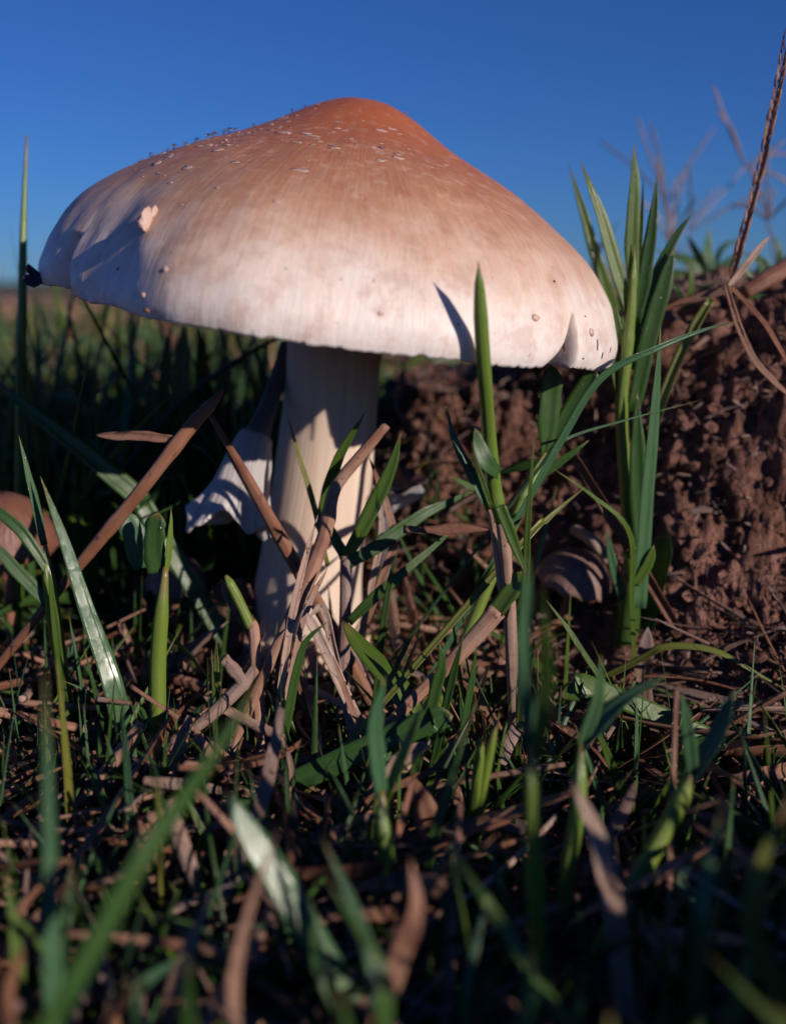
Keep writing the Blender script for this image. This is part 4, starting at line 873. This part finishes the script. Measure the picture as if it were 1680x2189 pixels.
# fine litter mass
for k, (mt, num) in enumerate((('straw', 330), ('strawg', 420), ('strawb', 420), ('dead', 200), ('dark', 500))):
    g_ = []
    for i in range(num):
        x, y = spot(6.5, 21, .55)
        if x > 2.5 and y > 16.5: continue
        g_.append(fill_straw(rnd, x, y, rnd.uniform(.5, 2.6), rnd.uniform(.03, .10), gz(x, y) + rnd.uniform(-.02, .6)))
    mass('litter', 'fine broken straw litter covering the soil under the grass', g_, mt)
for mt, num in (('leafd', 620), ('leafb', 480), ('leaf', 380)):
    g_ = []
    for i in range(num):
        x, y = spot(8.5, 20, .5)
        if (x > 1.8 and y > 15) or math.hypot(x + 1.5, y - 18) < 1.4: continue
        g_.append(fill_leaf(rnd, x, y, rnd.uniform(.8, 2.9), rnd.uniform(.04, .10), .8))
    mass('grass', 'thin low green grass threading the straw litter', g_, mt)
# straw fibres and crumbs on the mound
g_ = []
for i in range(2600):
    y = rnd.uniform(15, 27); x = rnd.uniform(-.5, y * .45)
    g_.append(fill_straw(rnd, x, y, rnd.uniform(.08, .42), rnd.uniform(.015, .045), gz(x, y) + rnd.uniform(.0, .22), rnd.gauss(0, .6)))
mass('straw_fibre', 'fine straw fibres stuck in the soil of the mound', g_, 'strawg')
g_ = []
for i in range(6500):
    y = rnd.uniform(13, 29); x = rnd.uniform(-y * .4, y * .45)
    if x < -1 and rnd.random() < .6: continue
    r = min(rnd.uniform(.015, .035) / max(rnd.random(), .16), .16); g_.append(blob_geo(np.array([x, y, gz(x, y) + r * .1]), r * np.array([1, rnd.uniform(.7, 1.2), rnd.uniform(.6, 1)]), 1, 1.0, rnd.random() * 60))
mass('soil_crumbs', 'loose reddish soil crumbs over the mound', g_, 'crumb')
# grass beyond the mushroom
for mt, num in (('leaf', 520), ('leafd', 520), ('leafb', 460), ('leafy', 200)):
    g_ = []
    for i in range(num):
        y = 20 + 70 * rnd.random() ** 1.8; x = rnd.uniform(-y * .5 - 1, -.6 - .02 * y)
        g_.append(fill_leaf(rnd, x, y, rnd.uniform(2.4, 5.6) + .03 * (y - 20), rnd.uniform(.16, .38), .75))
    mass('grass', 'dense green grass out of focus beyond the mushroom', g_, mt)
for mt, num in (('leaf', 300), ('leafd', 220), ('leafb', 380), ('leafy', 80), ('straw', 60)):
    g_ = []
    for i in range(num):
        y = rnd.uniform(20.5, 34); x = rnd.uniform(-y * .46 - .5, -2.0)
        g_.append(fill_leaf(rnd, x, y, rnd.uniform(5.5, 9.6), rnd.uniform(.10, .24), .75))
    mass('grass', 'tangled dewy grass close behind the mushroom', g_, mt)
g_ = []
for i in range(260):
    y = 20 + 30 * rnd.random(); x = rnd.uniform(-y * .5 - 1, -1); g_.append(fill_straw(rnd, x, y, rnd.uniform(1, 3), rnd.uniform(.1, .25), gz(x, y) + rnd.uniform(.2, 1.2)))
mass('litter', 'dry straw among the grass beyond the mushroom', g_, 'straw')
for mt, num in (('leaf', 260), ('leafb', 260), ('straw', 260), ('strawb', 160)):
    g_ = []
    for i in range(num):
        y = 60 + 320 * rnd.random() ** 1.7; x = rnd.uniform(-y * .45 - 2, y * .1)
        az = rnd.uniform(0, 6.28); z0 = float(ground_h(np.array(x), np.array(y))); L = rnd.uniform(2.5, 6.5); sc_ = .25 + y / 500
        c = spline(np.array([[x, y, z0 - .2], [x + math.cos(az) * L * .3, y, z0 + L * .6], [x + math.cos(az) * L * .9, y + math.sin(az) * L * .5, z0 + L * rnd.uniform(.5, .9)]]), 5)
        g_.append(leaf_geo(c, leaf_w(5, rnd.uniform(.6, 1.3) * sc_ * 2, .7, .3, 1.2), .4, rnd.uniform(-1, 1), .02, 3))
    mass('grass', 'blurred grass and straw stretching toward the horizon', g_, mt)
# grass continuing to both sides and behind the lens
for mt, num in (('leaf', 300), ('leafd', 300)):
    g_ = []
    for i in range(num * 2):
        x = rnd.uniform(-22, 24); y = rnd.uniform(-16, 20)
        if in_view(x, y) and y > 0: continue
        if math.hypot(x, y) < 3.0: continue
        hmax = 3.4
        q = np.array([x, y]) - np.array([CC[0], CC[1]]); t = np.dot(q, SDIR[:2]) / np.dot(SDIR[:2], SDIR[:2])
        off = abs(q[0] * SDIR[1] - q[1] * SDIR[0])
        if t > 0 and off < 6: hmax = min(3.4, 2.2 + max(0, t - 8) * .10)
        g_.append(fill_leaf(rnd, x, y, rnd.uniform(.5, 1) * hmax, rnd.uniform(.15, .35), .6))
    mass('grass', 'green grass growing on around the clearing', g_, mt)
for mt, num in (('leaf', 460), ('leafd', 560), ('straw', 200)):  # unseen taller grass added on the sun side to shade the front litter
    g_ = []
    for i in range(num):
        y = rnd.uniform(-7, 10.5); x = max(y, 0) * .44 + 1.2 + 9 * rnd.random() ** 1.4 + (1.2 if y < 3 else 0)
        L = rnd.uniform(4.2, 6.6) if y < 6 else rnd.uniform(1.8, 3.4)
        w3 = P(560, 1790, 8.6); q = np.array([x, y]) - w3[:2]; hd = norm(SDIR[:2]); t = float(np.dot(q, hd)); off = abs(q[0] * hd[1] - q[1] * hd[0])
        if t > 0 and off < 1.3: L = min(L, .8 * (w3[2] - .7 + t * math.tan(SUN_EL)))
        g_.append(fill_leaf(rnd, x, y, L, rnd.uniform(.2, .45), .38))
    mass('grass', 'thick tall unseen grass added beside the clearing to shade the front litter', g_, mt)
g_ = []
for i in range(60):                                          # wet blade pieces added as glints, each turned to flash the sun
    y = rnd.uniform(21, 34); x = rnd.uniform(-y * .44, -2.5); az = rnd.uniform(0, 6.28); z0 = gz(x, y) + rnd.uniform(2.5, 4.6)
    c = spline(np.array([[x, y, z0], [x + math.cos(az) * .5, y + .1, z0 + .35], [x + math.cos(az) * 1.1, y + .2, z0 + .45]]), 8)
    g_.append(leaf_geo(c, leaf_w(8, rnd.uniform(.10, .2), .5, .4, 1.2), .15, 'glint', .012, 5, rnd.uniform(-.3, .3)))
mass('grass', 'loose wet blade pieces added as glints in the grass beyond the mushroom', g_, 'leafw')
# a few dark stalks standing behind the mushroom
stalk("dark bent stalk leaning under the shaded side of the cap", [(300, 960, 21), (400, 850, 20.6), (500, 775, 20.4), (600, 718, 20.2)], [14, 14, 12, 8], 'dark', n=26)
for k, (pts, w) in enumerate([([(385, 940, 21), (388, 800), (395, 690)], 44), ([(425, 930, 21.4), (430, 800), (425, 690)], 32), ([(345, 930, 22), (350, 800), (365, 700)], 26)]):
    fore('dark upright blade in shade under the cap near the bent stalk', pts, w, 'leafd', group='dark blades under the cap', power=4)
# rim of background dew glints
g_ = []
for i in range(200):
    y = rnd.uniform(21, 34); x = rnd.uniform(-y * .42, -1.5); g_.append(blob_geo(np.array([x, y, gz(x, y) + rnd.uniform(1.2, 3.4)]), np.full(3, rnd.uniform(.03, .07)), 2, 0, 0))
mass('dew', 'sparkling dew beads in the grass beyond the mushroom', g_, 'dew')
